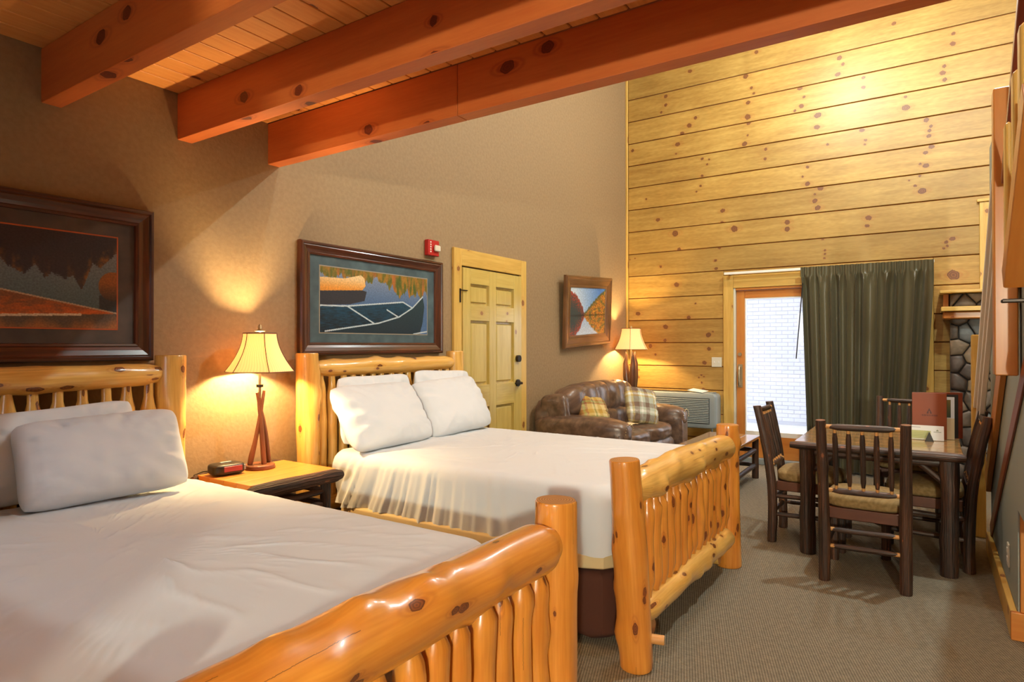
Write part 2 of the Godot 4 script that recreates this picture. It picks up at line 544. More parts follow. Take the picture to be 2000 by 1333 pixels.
func wall_knots() -> PackedInt32Array:   # knots of the plank wall: x, height, radius in millimetres
	return PackedInt32Array([-2815,4621,23,-2816,4510,20,-2876,4427,15,-1824,4645,28,-1759,4492,17,-1731,4419,15,-819,4612,25,-785,4535,17,-836,4433,25,220,4600,17,214,4497,23,-2432,4266,20,-2510,4186,28,-2602,4105,23,-1797,4323,23,-1802,4152,33,-1791,4076,23,-1225,4366,25,-1182,4257,15,-1210,4158,25,-1280,4118,15,-586,4338,17,-587,4232,20,141,4284,17,127,4218,25,144,4144,20,-2661,3975,28,-2682,3858,12,-3272,3998,20,-1839,3834,28,-1803,3931,12,-1040,4017,33,-1049,3884,28,-195,3926,33,-198,4042,15,-2348,3738,17,-2262,3716,12,-2287,3659,12,-2349,3525,17,-1599,3728,17,-1606,3616,17,-941,3668,15,-602,3765,23,-569,3651,15,-575,3603,12,-15,3760,23,25,3688,15,12,3644,17,7,3589,20,-2369,3403,15,-2421,3338,12,-1148,3447,17,-1200,3344,12,-1149,3255,25,29,3474,23,-23,3420,20,-70,3309,12,-20,3284,25,-3082,3329,12,-2923,3040,25,-2099,3061,25,-2107,2919,17,-1016,3187,28,-1073,3125,12,-1073,3051,25,-1044,2968,28,-74,3186,12,-115,3086,15,-54,3024,33,-169,3152,9,-2695,2839,38,-1961,2824,38,-1365,2839,28,-1366,2760,28,-543,2798,28,-557,2713,20,-2645,2631,23,-2140,2608,17,-993,2606,12,-972,2480,12,-972,2439,12,-977,2393,12,-2195,2449,12,203,2501,23,151,2470,17,160,2431,12,130,2409,12,-3312,2551,9,-3240,2562,9,-2889,2434,15,-2185,2460,15,-2181,2356,19,-2679,2185,30,-3199,1829,28,-2523,1761,23,-2437,1935,12,-2824,1649,30,-2832,1475,21,-2276,1541,30,-2222,1581,10,-3030,1403,25,-2961,1293,15,-2270,1368,23,-2327,1195,25,-3189,1087,12,-3194,991,17,-2365,1041,12,-2397,1009,10,-2334,1021,10,-2361,947,12,-2886,2425,12,-2340,863,19,210,2129,51,-2500,4870,24,-900,4960,26,-300,4850,20,-1700,4905,22])

const ROW := 0.2937     # height of one wall plank
const ROW0 := -0.0276   # height at which row 0 would begin

func materials() -> void:
	bumpy.seed = 3
	bumpy.frequency = 0.02
	bumpy.fractal_octaves = 2
	# plank wall: 20 rows of 56 pixels, 5 m to the 2048
	var w := 2048
	var h := 1120
	var d := wood(w, h, 11, c8(150, 112, 46), c8(192, 156, 80), 1.5, 1.6)
	rng.seed = 8
	for row in 20:
		var k := rng.randf_range(0.93, 1.05)
		for i in range(row * 56 * w * 3, (row + 1) * 56 * w * 3, 3):
			d[i] = mini(255, int(d[i] * k)); d[i + 1] = mini(255, int(d[i + 1] * k)); d[i + 2] = mini(255, int(d[i + 2] * k))
	var ks := wall_knots()
	for i in range(0, ks.size(), 3):
		var x := (ks[i] * 0.001 - XL) / 5.0 * w
		var rowf := (ks[i + 1] * 0.001 - ROW0) / ROW
		var r := ks[i + 2] * 0.00098
		var yy := (20.0 - rowf) * 56.0
		var y0 := int(floor((20.0 - rowf)) * 56.0)
		knot(d, w, h, x, yy, r * w / 5.0 * 1.05, r * 56.0 / ROW * 0.95, c8(94, 52, 24), c8(166, 104, 44), y0, y0 + 56)
	M.plank = texmat(tex(d, w, h), 0.5, 0.2, 0.45)
	M.groove = flatmat(c8(138, 80, 32), 0.8)
	M.trim = texmat(knotty(512, 256, 21, c8(196, 152, 68), c8(226, 190, 104), c8(120, 70, 34), c8(180, 120, 56), 9, 4, 8, 1.3), 0.45, 0.3, 0.3)
	M.trim.uv1_scale.y = 2.0
	M.door = texmat(knotty(512, 256, 24, c8(186, 156, 76), c8(214, 190, 110), c8(140, 90, 44), c8(180, 136, 70), 4, 3, 6, 1.2), 0.3, 0.7, 0.25)
	M.door.uv1_scale.y = 2.0
	M.board = texmat(knotty(1024, 512, 31, c8(222, 140, 66), c8(242, 174, 98), c8(88, 36, 16), c8(150, 72, 30), 9, 8, 15, 1.3), 0.5, 0.2, 0.35)
	M.board.uv1_scale.y = 2.0
	M.beam = texmat(knotty(1024, 256, 35, c8(190, 92, 38), c8(212, 118, 54), c8(86, 22, 10), c8(128, 44, 18), 7, 8, 15, 1.1), 0.5, 0.25, 0.3)
	M.beam.uv1_scale.y = 4.0
	M.log = texmat(knotty(1024, 512, 41, c8(206, 150, 68), c8(238, 192, 106), c8(92, 46, 22), c8(182, 110, 46), 30, 6, 14, 1.6, 0.6, 9), 0.34, 0.6, 0.14)
	M.logo = texmat(knotty(1024, 512, 44, c8(206, 124, 42), c8(230, 156, 64), c8(96, 44, 18), c8(170, 90, 32), 34, 5, 13, 1.6, 0.6, 9), 0.3, 0.7, 0.1)
	M.ring = texmat(paint(96, 96, func(u: float, v: float) -> Color:
		var r := Vector2(u - 0.5, v - 0.5).length()
		return c8(206, 146, 74).lerp(c8(150, 92, 42), 0.5 + 0.5 * sin(r * 110.0 + sin(atan2(v - 0.5, u - 0.5) * 3.0)))), 0.5, 0.4, 0.2)
	M.bark = texmat(knotty(512, 256, 51, c8(24, 14, 9), c8(92, 56, 34), c8(150, 88, 50), c8(112, 60, 34), 14, 2, 4, 2.2, 3.0), 0.55, 0.25, 0.35)
	relief(M.bark, tex(wood(512, 256, 52, Color.BLACK, Color.WHITE, 1.8, 2.6), 512, 256), 0.5)
	M.rough_bark = M.bark.duplicate()
	M.rough_bark.roughness = 0.85
	M.rough_bark.clearcoat_enabled = false
	M.rough_bark.heightmap_scale = 1.2
	M.peeled = flatmat(c8(208, 150, 86), 0.5)
	M.top = texmat(knotty(512, 256, 61, c8(144, 106, 60), c8(178, 138, 86), c8(112, 66, 32), c8(150, 96, 46), 3, 4, 7, 1.4), 0.2, 0.7, 0.12)
	M.top.uv1_scale.y = 2.0
	M.night = texmat(knotty(512, 256, 64, c8(212, 126, 50), c8(232, 152, 72), c8(140, 78, 36), c8(190, 116, 50), 3, 4, 7, 1.3), 0.4, 0.4, 0.25)
	M.night.uv1_scale.y = 2.0
	M.stain = texmat(knotty(512, 256, 67, c8(190, 112, 42), c8(208, 138, 60), c8(110, 50, 22), c8(160, 80, 32), 3, 4, 7, 1.2), 0.4, 0.4, 0.2)
	M.stain.uv1_scale.y = 2.0
	M.redwood = texmat(knotty(256, 128, 69, c8(112, 44, 22), c8(140, 62, 32), c8(70, 26, 14), c8(96, 40, 20), 1, 3, 4), 0.4, 0.4, 0.2)
	M.redwood.uv1_scale.y = 2.0
	M.walnut = texmat(knotty(256, 128, 70, c8(72, 36, 20), c8(112, 62, 36), c8(50, 26, 14), c8(70, 36, 20), 1, 3, 4), 0.45, 0.3, 0.2)
	# painted walls
	var fine := grain_tex(71, 0.09, Color(0.3, 0.3, 0.3), Color(0.7, 0.7, 0.7), 256, 3)
	M.tan = texmat(grain_tex(72, 0.06, c8(142, 117, 84), c8(155, 130, 96), 256, 5), 0.75)
	M.tan.uv1_triplanar = true
	M.tan.uv1_world_triplanar = true
	M.tan.uv1_scale = Vector3.ONE * 1.7
	relief(M.tan, fine, 0.22)
	M.grey = flatmat(c8(146, 154, 146), 0.7)
	M.white = flatmat(c8(222, 218, 208), 0.7)
	# carpet: short loops in slanting rows
	var cn := nz(256, 256, 75, 0.03, 256, 256, 3)
	var cr := nz(256, 256, 77, 0.5, 256, 256, 1)
	var cd := PackedByteArray()
	var hd := PackedByteArray()
	for y in 256:
		for x in 256:
			var row := sin((x + y * 0.5) * TAU / 16.0) * sin((y - x * 0.5) * TAU / 16.0)
			var t := clampf(0.44 + row * 0.42 + (cr[y * 256 + x] / 255.0 - 0.5) * 0.75 + (cn[y * 256 + x] / 255.0 - 0.5) * 0.2, 0, 1)
			var q := c8(80, 71, 56).lerp(c8(180, 167, 144), t)
			cd.append(int(q.r * 255)); cd.append(int(q.g * 255)); cd.append(int(q.b * 255))
			var hh := int(t * 255)
			hd.append(hh); hd.append(hh); hd.append(hh)
	M.carpet = texmat(tex(cd, 256, 256), 0.95)
	M.carpet.uv1_triplanar = true
	M.carpet.uv1_world_triplanar = true
	M.carpet.uv1_scale = Vector3.ONE * 3.4
	relief(M.carpet, tex(hd, 256, 256), 0.5)
	# cloth and leather
	M.sheet = flatmat(c8(210, 212, 214), 0.85)
	M.pillow = flatmat(c8(212, 215, 219), 0.85)
	M.skirt = flatmat(c8(74, 38, 24), 0.9)
	M.spring = flatmat(c8(212, 188, 140), 0.9)
	M.leather = texmat(grain_tex(81, 0.02, c8(74, 55, 44), c8(128, 100, 80), 256, 5), 0.38, 0.45, 0.25)
	relief(M.leather, fine, 0.12)
	M.seam = flatmat(c8(56, 36, 27), 0.6)
	M.plaid = texmat(plaid(c8(178, 142, 62), c8(206, 186, 128), c8(140, 84, 50), c8(120, 128, 76)), 0.9)
	M.plaid2 = texmat(plaid(c8(120, 98, 82), c8(178, 186, 168), c8(196, 170, 100), c8(228, 230, 220)), 0.9)
	M.plaid.uv1_scale = Vector3.ONE * 0.62
	M.plaid2.uv1_scale = Vector3.ONE * 0.62
	M.seat = texmat(grain_tex(84, 0.08, c8(120, 96, 54), c8(156, 130, 84), 128, 3), 0.85)
	M.curtain = flatmat(c8(84, 77, 54), 0.34)
	M.curtain.rim_enabled = true
	M.curtain.rim = 0.35
	M.shade = texmat(paint(128, 64, func(u: float, v: float) -> Color:
		var s := 0.5 + 0.5 * sin(u * 200.0 + sin(v * 9.0) * 2.0)
		return c8(236, 214, 196).lerp(c8(246, 232, 218), s)), 0.9)
	M.shade.backlight_enabled = true
	M.shade.backlight = Color(1.0, 0.94, 0.84)
	M.bulb = flatmat(Color.WHITE)
	M.bulb.emission_enabled = true
	M.bulb.emission = c8(255, 214, 150)
	M.bulb.emission_energy_multiplier = 3.0
	M.globe = flatmat(Color.WHITE)
	M.globe.emission_enabled = true
	M.globe.emission = c8(255, 232, 200)
	M.globe.emission_energy_multiplier = 4.0
	# small stuff
	M.black = flatmat(c8(22, 20, 20), 0.35)
	M.bronze = flatmat(c8(46, 38, 34), 0.35, 0.7)
	M.brass = flatmat(c8(176, 160, 128), 0.35, 0.8)
	M.chrome = flatmat(c8(190, 190, 188), 0.25, 0.9)
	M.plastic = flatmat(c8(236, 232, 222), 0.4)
	M.red = flatmat(c8(176, 30, 30), 0.35)
	M.ivory = flatmat(c8(214, 212, 196), 0.4)
	M.acgrey = flatmat(c8(142, 152, 154), 0.4)
	M.acshade = flatmat(c8(74, 80, 82), 0.6)  # shade in the louvre slots, put into the colour
	M.acdark = flatmat(c8(46, 42, 36), 0.6)
	M.paper = flatmat(c8(232, 230, 224), 0.7)
	M.twig = texmat(knotty(256, 128, 91, c8(92, 48, 24), c8(150, 88, 46), c8(60, 30, 16), c8(110, 60, 30), 5, 2, 4, 1.5), 0.5, 0.3, 0.3)
	M.horn = texmat(knotty(256, 128, 92, c8(52, 30, 18), c8(104, 64, 38), c8(40, 22, 12), c8(80, 50, 30), 2, 2, 4, 1.5), 0.35, 0.4, 0.2)
	M.frame = texmat(knotty(256, 128, 93, c8(40, 22, 15), c8(104, 50, 26), c8(30, 16, 12), c8(60, 30, 20), 0, 2, 4, 1.4), 0.3, 0.6, 0.15)
	M.frame2 = texmat(knotty(256, 128, 94, c8(88, 56, 30), c8(132, 90, 52), c8(60, 36, 20), c8(90, 60, 30), 0, 2, 4, 1.2), 0.35, 0.4, 0.2)
	M.mat1 = texmat(grain_tex(95, 0.03, c8(62, 52, 46), c8(88, 74, 64), 128, 4), 0.7)
	M.mat2 = texmat(grain_tex(96, 0.03, c8(52, 68, 74), c8(80, 100, 106), 128, 4), 0.6)
	M.fillet = flatmat(c8(176, 84, 40), 0.4)
	M.fillet2 = flatmat(c8(150, 140, 124), 0.4)
	M.print1 = texmat(dusk_print(), 0.35)
	M.print2 = texmat(canoe_print(), 0.35)
	M.print3 = texmat(lake_print(), 0.4)
	M.glass = flatmat(Color(1, 1, 1, 0.06), 0.02)
	M.glass.transparency = BaseMaterial3D.TRANSPARENCY_ALPHA
	M.brick = flatmat(c8(176, 180, 192), 0.8)
	M.mortar = flatmat(c8(158, 162, 174), 0.9)
	M.patio = flatmat(c8(170, 168, 162), 0.9)
	M.stone = []
	for q in [[80, 62, 46], [104, 84, 64], [92, 96, 96], [62, 46, 36], [116, 96, 70], [84, 70, 56]]:
		var sm := texmat(grain_tex(100 + q[0], 0.03, c8(q[0], q[1], q[2]).darkened(0.25), c8(q[0], q[1], q[2]).lightened(0.12), 64, 4), 0.5)
		sm.uv1_scale = Vector3.ONE * 3.0
		M.stone.append(sm)
	M.cover = texmat(paint(160, 220, func(u: float, v: float) -> Color:
		var c := c8(142, 66, 28)
		var x := (u - 0.5) * 1.0
		var y := v - 0.40
		if absf(x) < 0.075 * smoothstep(-0.09, 0.05, y) and y > -0.09 and y < 0.05 and not (absf(x) < 0.02 and y > -0.01): c = c8(82, 28, 14)
		if absf(y - 0.085) < 0.018 and absf(x) < 0.24 and sin(u * 130.0) > -0.4: c = c8(96, 36, 18)
		return c), 0.45)
	M.leaf = texmat(paint(160, 90, func(u: float, v: float) -> Color:
		var c := c8(226, 226, 220)
		if u < 0.6 and v > 0.36: c = c8(178, 182, 120) if v < 0.9 else c8(206, 206, 186)
		if u < 0.28 and absf(v - 0.14) < 0.02: c = c8(150, 152, 160)
		if u < 0.5 and v > 0.45 and sin(v * 60.0) > 0.8: c = c8(122, 128, 80)
		var x := u - 0.8
		if absf(x) < 0.04 * smoothstep(0.22, 0.36, v) and v > 0.22 and v < 0.36: c = c8(130, 140, 110)
		if absf(v - 0.42) < 0.02 and absf(x) < 0.12: c = c8(150, 156, 140)
		return c), 0.5)
	M.brochure = texmat(paint(48, 160, func(u: float, v: float) -> Color:
		if v < 0.48 and u > 0.35 and u < 0.78 and v > 0.06: return c8(150, 120, 60).lerp(c8(60, 80, 66), v * 2.0)
		return c8(228, 228, 224) if v < 0.5 else c8(224, 206, 164)), 0.5)

func lamp(parent: Node3D, pos: Vector3, energy: float, col: Color, size := 0.04) -> void:   # pos in world metres
	var l := OmniLight3D.new()
	l.name = "glow"
	l.light_energy = energy
	l.light_color = col
	l.light_size = size
	l.omni_range = 25.0
	l.omni_attenuation = 2.0
	l.shadow_enabled = true
	parent.add_child(l, true)
	l.position = pos - parent.position

func _ready() -> void:
	rng.seed = 1
	var cam := Camera3D.new()
	cam.name = "camera"
	cam.fov = 56.96
	cam.position = Vector3(0, 1.42, 0)
	cam.rotation_order = EULER_ORDER_YXZ
	cam.rotation_degrees = Vector3(0.326, 33.5355, -0.0488)
	cam.near = 0.05
	cam.far = 200.0
	add_child(cam)
	cam.current = true
	var env := Environment.new()
	var sky := Sky.new()
	var sm := ProceduralSkyMaterial.new()
	sm.sky_top_color = c8(214, 222, 232)
	sm.sky_horizon_color = c8(226, 230, 236)
	sm.ground_bottom_color = c8(120, 120, 118)
	sm.ground_horizon_color = c8(190, 192, 194)
	sm.sky_energy_multiplier = 2.3
	sm.ground_energy_multiplier = 0.6
	sky.sky_material = sm
	env.background_mode = Environment.BG_SKY
	env.sky = sky
	env.tonemap_mode = Environment.TONE_MAPPER_LINEAR
	env.tonemap_exposure = 1.0
	env.sdfgi_enabled = true
	env.ssao_enabled = true
	env.ssil_enabled = true
	var we := WorldEnvironment.new()
	we.name = "surroundings"
	we.environment = env
	add_child(we)
	materials()
	rng.seed = 2
	room_lamps()
	shell()
	plank_wall()
	loft()
	sliding_door()
	entry_door()
	stairs()
	fireplace()
	beds()
	bedside()
	pictures()
	sitting()
	dining()
	details()
	outside()

func room_lamps() -> void:
	var warm := Color(0.91, 0.985, 0.985)
	for q in [[Vector3(0.5, 4.6, -4.6), 9.0, "frosted globe pendant hanging over the dining table from the high ceiling"], [Vector3(-0.8, 4.56, -6.42), 4.0, "frosted globe pendant hanging from the high ceiling by the plank wall"], [Vector3(-1.2, 4.7, -2.95), 2.5, "frosted globe pendant hanging from the high ceiling at the loft edge"]]:
		var p: Vector3 = q[0]
		var t := thing("pendant_lamp", q[2], "lamp", Vector3(p.x, ROOF, p.z), "globe pendants of the high ceiling")
		part(t, "rod", pole(Vector3(p.x, ROOF, p.z), p + Vector3(0, 0.08, 0), 0.008), M.bronze)
		part(t, "canopy", lathe(Vector3(p.x, ROOF - 0.04, p.z), [Vector2(0.01, 0), Vector2(0.05, 0.005), Vector2(0.06, 0.04), Vector2(0.01, 0.04)]), M.bronze)
		part(t, "globe", ball(p, Vector3.ONE * 0.08), M.globe)
		lamp(t, p, q[1], warm, 0.035)
	var c := Vector3(1.47, 1.95, 3.08)
	var t := thing("wall_sconce", "frosted globe wall lamp at the end of the entry passage", "lamp", Vector3(c.x, c.y, 3.25))
	part(t, "base", pole(Vector3(c.x, c.y - 0.16, 3.25), Vector3(c.x, c.y - 0.16, 3.22), 0.06), M.bronze)
	part(t, "arm", sweep([Vector3(c.x, c.y - 0.16, 3.23), Vector3(c.x, c.y - 0.18, 3.1), Vector3(c.x, c.y - 0.1, 3.08)], [0.01, 0.01, 0.012]), M.bronze)
	part(t, "globe", ball(c, Vector3.ONE * 0.11), M.globe)
	lamp(t, c, 19.0, Color(0.96, 0.98, 0.9), 0.08)

func shell() -> void:
	var fl := thing("floor", "grey brown loop pile carpet covering the whole floor", "floor", Vector3.ZERO, "", "structure")
	part(fl, "carpet", span(Vector3(-3.6, -0.12, -8.0), Vector3(1.8, 0, 1.07), 0.001), M.carpet)
	part(fl, "carpet", span(Vector3(-0.4, -0.12, 1.07), Vector3(1.8, 0, 3.4), 0.001), M.carpet)
	single("wall_left", span(Vector3(XL - 0.15, 0, -8.0), Vector3(XL, ROOF, 1.07), 0.001), M.tan, "tall tan painted wall with a fine woven texture", "wall", "", "structure")
	single("wall_right", span(Vector3(1.6, 0, -8.0), Vector3(1.75, ROOF, 3.4), 0.001), M.tan, "tan painted wall beyond the stair", "wall", "", "structure")
	single("wall_rear", span(Vector3(-0.4, 0, 3.25), Vector3(1.6, ROOF, 3.4), 0.001), M.tan, "tan painted wall at the end of the entry passage", "wall", "", "structure")
	single("wall_passage", span(Vector3(-0.4, 0, 1.07), Vector3(-0.28, ROOF, 3.25), 0.002), M.tan, "tan painted side wall of the entry passage", "wall", "", "structure")
	var wp := thing("wall_partition", "tan painted wall with a window beside the bed corner", "wall", Vector3(XL, 0, 0.95), "", "structure")
	part(wp, "panel", span(Vector3(XL, 0, 0.95), Vector3(-0.28, 0.9, 1.07), 0.002), M.tan)
	part(wp, "panel", span(Vector3(XL, 2.25, 0.95), Vector3(-0.28, ROOF, 1.07), 0.002), M.tan)
	part(wp, "panel", span(Vector3(XL, 0.9, 0.95), Vector3(-2.75, 2.25, 1.07), 0.002), M.tan)
	part(wp, "panel", span(Vector3(-1.55, 0.9, 0.95), Vector3(-0.28, 2.25, 1.07), 0.002), M.tan)
	var wn := thing("window_1", "pine framed window in the wall beside the bed corner", "window", Vector3(-2.1, 0.9, 0.95), "", "structure")
	for x in [-2.75, -2.18, -1.61]:
		part(wn, "frame", span(Vector3(x, 0.9, 0.97), Vector3(x + 0.06, 2.25, 1.03), 0.004, 0.6, 1), M.trim)
	for y in [0.9, 2.19]:
		for x in [-2.69, -2.12]:
			part(wn, "frame", span(Vector3(x, y, 0.97), Vector3(x + 0.51, y + 0.06, 1.03), 0.004, 0.6, 0), M.trim)
	for x in [-2.69, -2.12]:
		part(wn, "pane", span(Vector3(x, 0.96, 0.997), Vector3(x + 0.51, 2.19, 1.003), 0.0005), M.glass)
	var ro := thing("roof", "high board ceiling over the sitting room", "ceiling", Vector3(0, ROOF, 0), "", "structure")
	part(ro, "deck", span(Vector3(-3.6, ROOF, -8.0), Vector3(1.8, ROOF + 0.15, 1.07), 0.001), M.board)
	part(ro, "deck", span(Vector3(-0.4, ROOF, 1.07), Vector3(1.8, ROOF + 0.15, 3.4), 0.001), M.board)
	single("baseboard_left", span(Vector3(XL, 0, -7.8), Vector3(XL + 0.018, 0.11, -5.3), 0.004, 0.6, 2), M.trim, "pine baseboard along the tan wall behind the loveseat", "baseboard", "", "structure")
	single("trim_1", span(Vector3(XL, 0, ZE), Vector3(XL + 0.03, ROOF, ZE + 0.03), 0.006, 0.6, 1), M.trim, "slim pine batten in the corner of tan and plank walls", "trim", "", "structure")

func wall_plank(parent: Node3D, x0: float, x1: float, y0: float, y1: float) -> void:
	if x1 - x0 < 0.03 or y1 - y0 < 0.02: return
	var m := MB.new().box(Vector3((x0 + x1) / 2, (y0 + y1) / 2, ZE - 0.011), Vector3(x1 - x0, y1 - y0 - 0.010, 0.022), 0.005)
	for i in m.v.size():
		m.t[i] = Vector2((m.v[i].x - XL) / 5.0, (20.0 - (m.v[i].y - ROW0) / ROW) / 20.0)
	part(parent, "plank", m.mesh(), M.plank)

func plank_wall() -> void:
	var t := thing("wall_end", "tall wall of wide horizontal knotty pine planks", "wall", Vector3(0, 0, ZE), "", "structure")
	part(t, "backing", span(Vector3(XL, 0, -8.0), Vector3(-1.97, ROOF, ZE - 0.016), 0.001), M.groove)
	part(t, "backing", span(Vector3(-0.1, 0, -8.0), Vector3(1.6, ROOF, ZE - 0.016), 0.001), M.groove)
	part(t, "backing", span(Vector3(-1.97, 2.09, -8.0), Vector3(-0.1, ROOF, ZE - 0.016), 0.001), M.groove)
	for row in 20:
		var y0 := maxf(ROW0 + row * ROW, 0.0)
		var y1 := minf(ROW0 + (row + 1) * ROW, ROOF)
		if y1 < 2.1:
			wall_plank(t, XL + 0.03, -2.092, y0, y1)
			wall_plank(t, 0.042, 1.6, y0, y1)
		elif y0 < 2.25:
			wall_plank(t, XL + 0.03, -2.092, y0, y1)
			wall_plank(t, -2.092, 0.042, 2.255, y1)
			wall_plank(t, 0.042, 1.6, y0, y1)
		else:
			wall_plank(t, XL + 0.03, 1.6, y0, y1)

func loft() -> void:
	var t := thing("ceiling", "orange pine board ceiling under the loft", "ceiling", Vector3(0, LOW, 0), "", "structure")
	part(t, "deck", span(Vector3(XL, LOW + 0.022, -2.45), Vector3(1.6, LOW + 0.2, 0.95), 0.001), M.groove)
	part(t, "deck", span(Vector3(-0.28, LOW + 0.022, 0.95), Vector3(1.6, LOW + 0.2, 3.25), 0.001), M.groove)
	var x := XL
	var k := 0
	while x < 1.6:
		var x1 := minf(x + 0.131, 1.6)
		part(t, "board", span(Vector3(x + 0.002, LOW, -2.37), Vector3(x1 - 0.002, LOW + 0.022, 0.95 if x < -0.28 else 3.25), 0.006, 0.55, 2, rv()), M.board)
		x = x1
		k += 1
	var says := ["red stained loft edge beam facing the plank wall", "red stained ceiling beam next to the loft edge beam", "red stained ceiling beam two over from the loft edge"]
	var zs := [-2.372, -1.817, -1.195]
	for i in 3:
		var z: float = zs[i]
		if i == 0:   # the edge beam is pieced from two timbers
			var bt := thing("ceiling_beam", says[0], "beam", Vector3(XL, 2.522, z), "loft beams", "structure")
			part(bt, "timber", span(Vector3(XL, 2.522, z - 0.083), Vector3(BJ - 0.001, LOW, z), 0.003, 0.45, 0, rv()), M.beam)
			part(bt, "timber", span(Vector3(BJ + 0.001, 2.522, z - 0.083), Vector3(1.6, LOW, z), 0.003, 0.45, 0, rv()), M.beam)
			continue
		single("ceiling_beam", span(Vector3(XL, 2.522, z - 0.083), Vector3(1.6, LOW, z), 0.004, 0.45, 0, rv()), M.beam, says[i], "beam", "loft beams", "structure")
	single("wall_loft_edge", span(Vector3(XL, LOW + 0.2, -2.45), Vector3(1.6, LOW + 0.35, -2.3), 0.004), M.stain, "stained board edge of the loft floor", "trim", "", "structure")

func sliding_door() -> void:
	var t := thing("door_2", "stained wood sliding patio door with a large glass pane", "door", Vector3(-1.02, 0, ZE), "", "structure")
	# pine casing round the opening
	part(t, "casing", span(Vector3(-2.092, 0, ZE - 0.02), Vector3(-1.972, 2.255, ZE + 0.018), 0.005, 0.6, 1, rv()), M.trim)
	part(t, "casing", span(Vector3(-0.09, 0, ZE - 0.02), Vector3(0.042, 2.255, ZE + 0.018), 0.005, 0.6, 1, rv()), M.trim)
	part(t, "casing", span(Vector3(-1.972, 2.1, ZE - 0.02), Vector3(-0.09, 2.255, ZE + 0.018), 0.005, 0.6, 0, rv()), M.trim)
	part(t, "jamb", span(Vector3(-1.972, 0, ZE - 0.15), Vector3(-1.948, 2.1, ZE + 0.004), 0.003, 0.6, 1), M.ivory)
	part(t, "jamb", span(Vector3(-1.948, 2.072, ZE - 0.15), Vector3(-0.1, 2.1, ZE + 0.004), 0.003, 0.6, 0), M.stain)
	part(t, "jamb", span(Vector3(-0.125, 0, ZE - 0.15), Vector3(-0.09, 2.072, ZE + 0.004), 0.003, 0.6, 1), M.stain)
	part(t, "track", span(Vector3(-1.948, 0, ZE - 0.15), Vector3(-0.125, 0.07, ZE + 0.03), 0.006), M.acgrey)
	for q in [[-1.946, -1.0, -0.05], [-1.04, -0.128, -0.1]]:
		var x0: float = q[0]
		var x1: float = q[1]
		var z: float = ZE + q[2]
		var s := part(t, "sash", span(Vector3(x0, 0.07, z - 0.02), Vector3(x0 + 0.098, 2.07, z + 0.02), 0.004, 0.6, 1, rv()), M.stain)
		part(s, "stile", span(Vector3(x1 - 0.098, 0.07, z - 0.02), Vector3(x1, 2.07, z + 0.02), 0.004, 0.6, 1, rv()), M.stain)
		part(s, "rail", span(Vector3(x0 + 0.098, 1.975, z - 0.02), Vector3(x1 - 0.098, 2.07, z + 0.02), 0.004, 0.6, 0, rv()), M.stain)
		part(s, "rail", span(Vector3(x0 + 0.098, 0.07, z - 0.02), Vector3(x1 - 0.098, 0.33, z + 0.02), 0.004, 0.6, 0, rv()), M.stain)
		part(s, "bead", span(Vector3(x0 + 0.098, 0.33, z - 0.01), Vector3(x0 + 0.112, 1.975, z + 0.018), 0.002), M.plastic)
		part(s, "bead", span(Vector3(x0 + 0.112, 0.33, z - 0.01), Vector3(x1 - 0.098, 0.385, z + 0.018), 0.002), M.plastic)
		part(s, "bead", span(Vector3(x0 + 0.112, 1.962, z - 0.01), Vector3(x1 - 0.098, 1.975, z + 0.018), 0.002), M.plastic)
		part(s, "pane", span(Vector3(x0 + 0.112, 0.385, z - 0.003), Vector3(x1 - 0.098, 1.962, z + 0.003), 0.0005), M.glass)
	var h := part(t, "handle", sweep([Vector3(-1.905, 1.15, ZE - 0.03), Vector3(-1.905, 1.15, ZE + 0.02), Vector3(-1.905, 1.1, ZE + 0.03), Vector3(-1.905, 0.98, ZE + 0.03), Vector3(-1.905, 0.93, ZE + 0.02), Vector3(-1.905, 0.93, ZE - 0.03)], [0.01, 0.011, 0.012, 0.012, 0.011, 0.01]), M.brass)
	part(h, "backplate", span(Vector3(-1.93, 0.9, ZE - 0.03), Vector3(-1.875, 1.18, ZE - 0.024), 0.004), M.brass)
	part(t, "lock", pole(Vector3(-1.905, 1.3, ZE - 0.03), Vector3(-1.905, 1.3, ZE - 0.012), 0.022), M.brass)

func curtain_row(yf: float, n: int, x0: float, x1: float, amp: float, head: float) -> PackedVector3Array:
	var row := PackedVector3Array()
	for j in n + 1:
		var s := float(j) / n
		var ph := s * TAU * 14.0 + 1.1 * sin(s * 17.0) + 0.6 * sin(s * 41.0)
		var a := amp * (0.75 + 0.35 * sin(s * 29.0))
		var fold := sin(ph) * a * (1.0 - head) + signf(sin(ph * 1.6)) * pow(absf(sin(ph * 1.6)), 0.5) * 0.012 * head
		row.append(Vector3(lerpf(x0, x1, s) + cos(ph) * 0.012 * (1 - head), yf, fold))
	return row

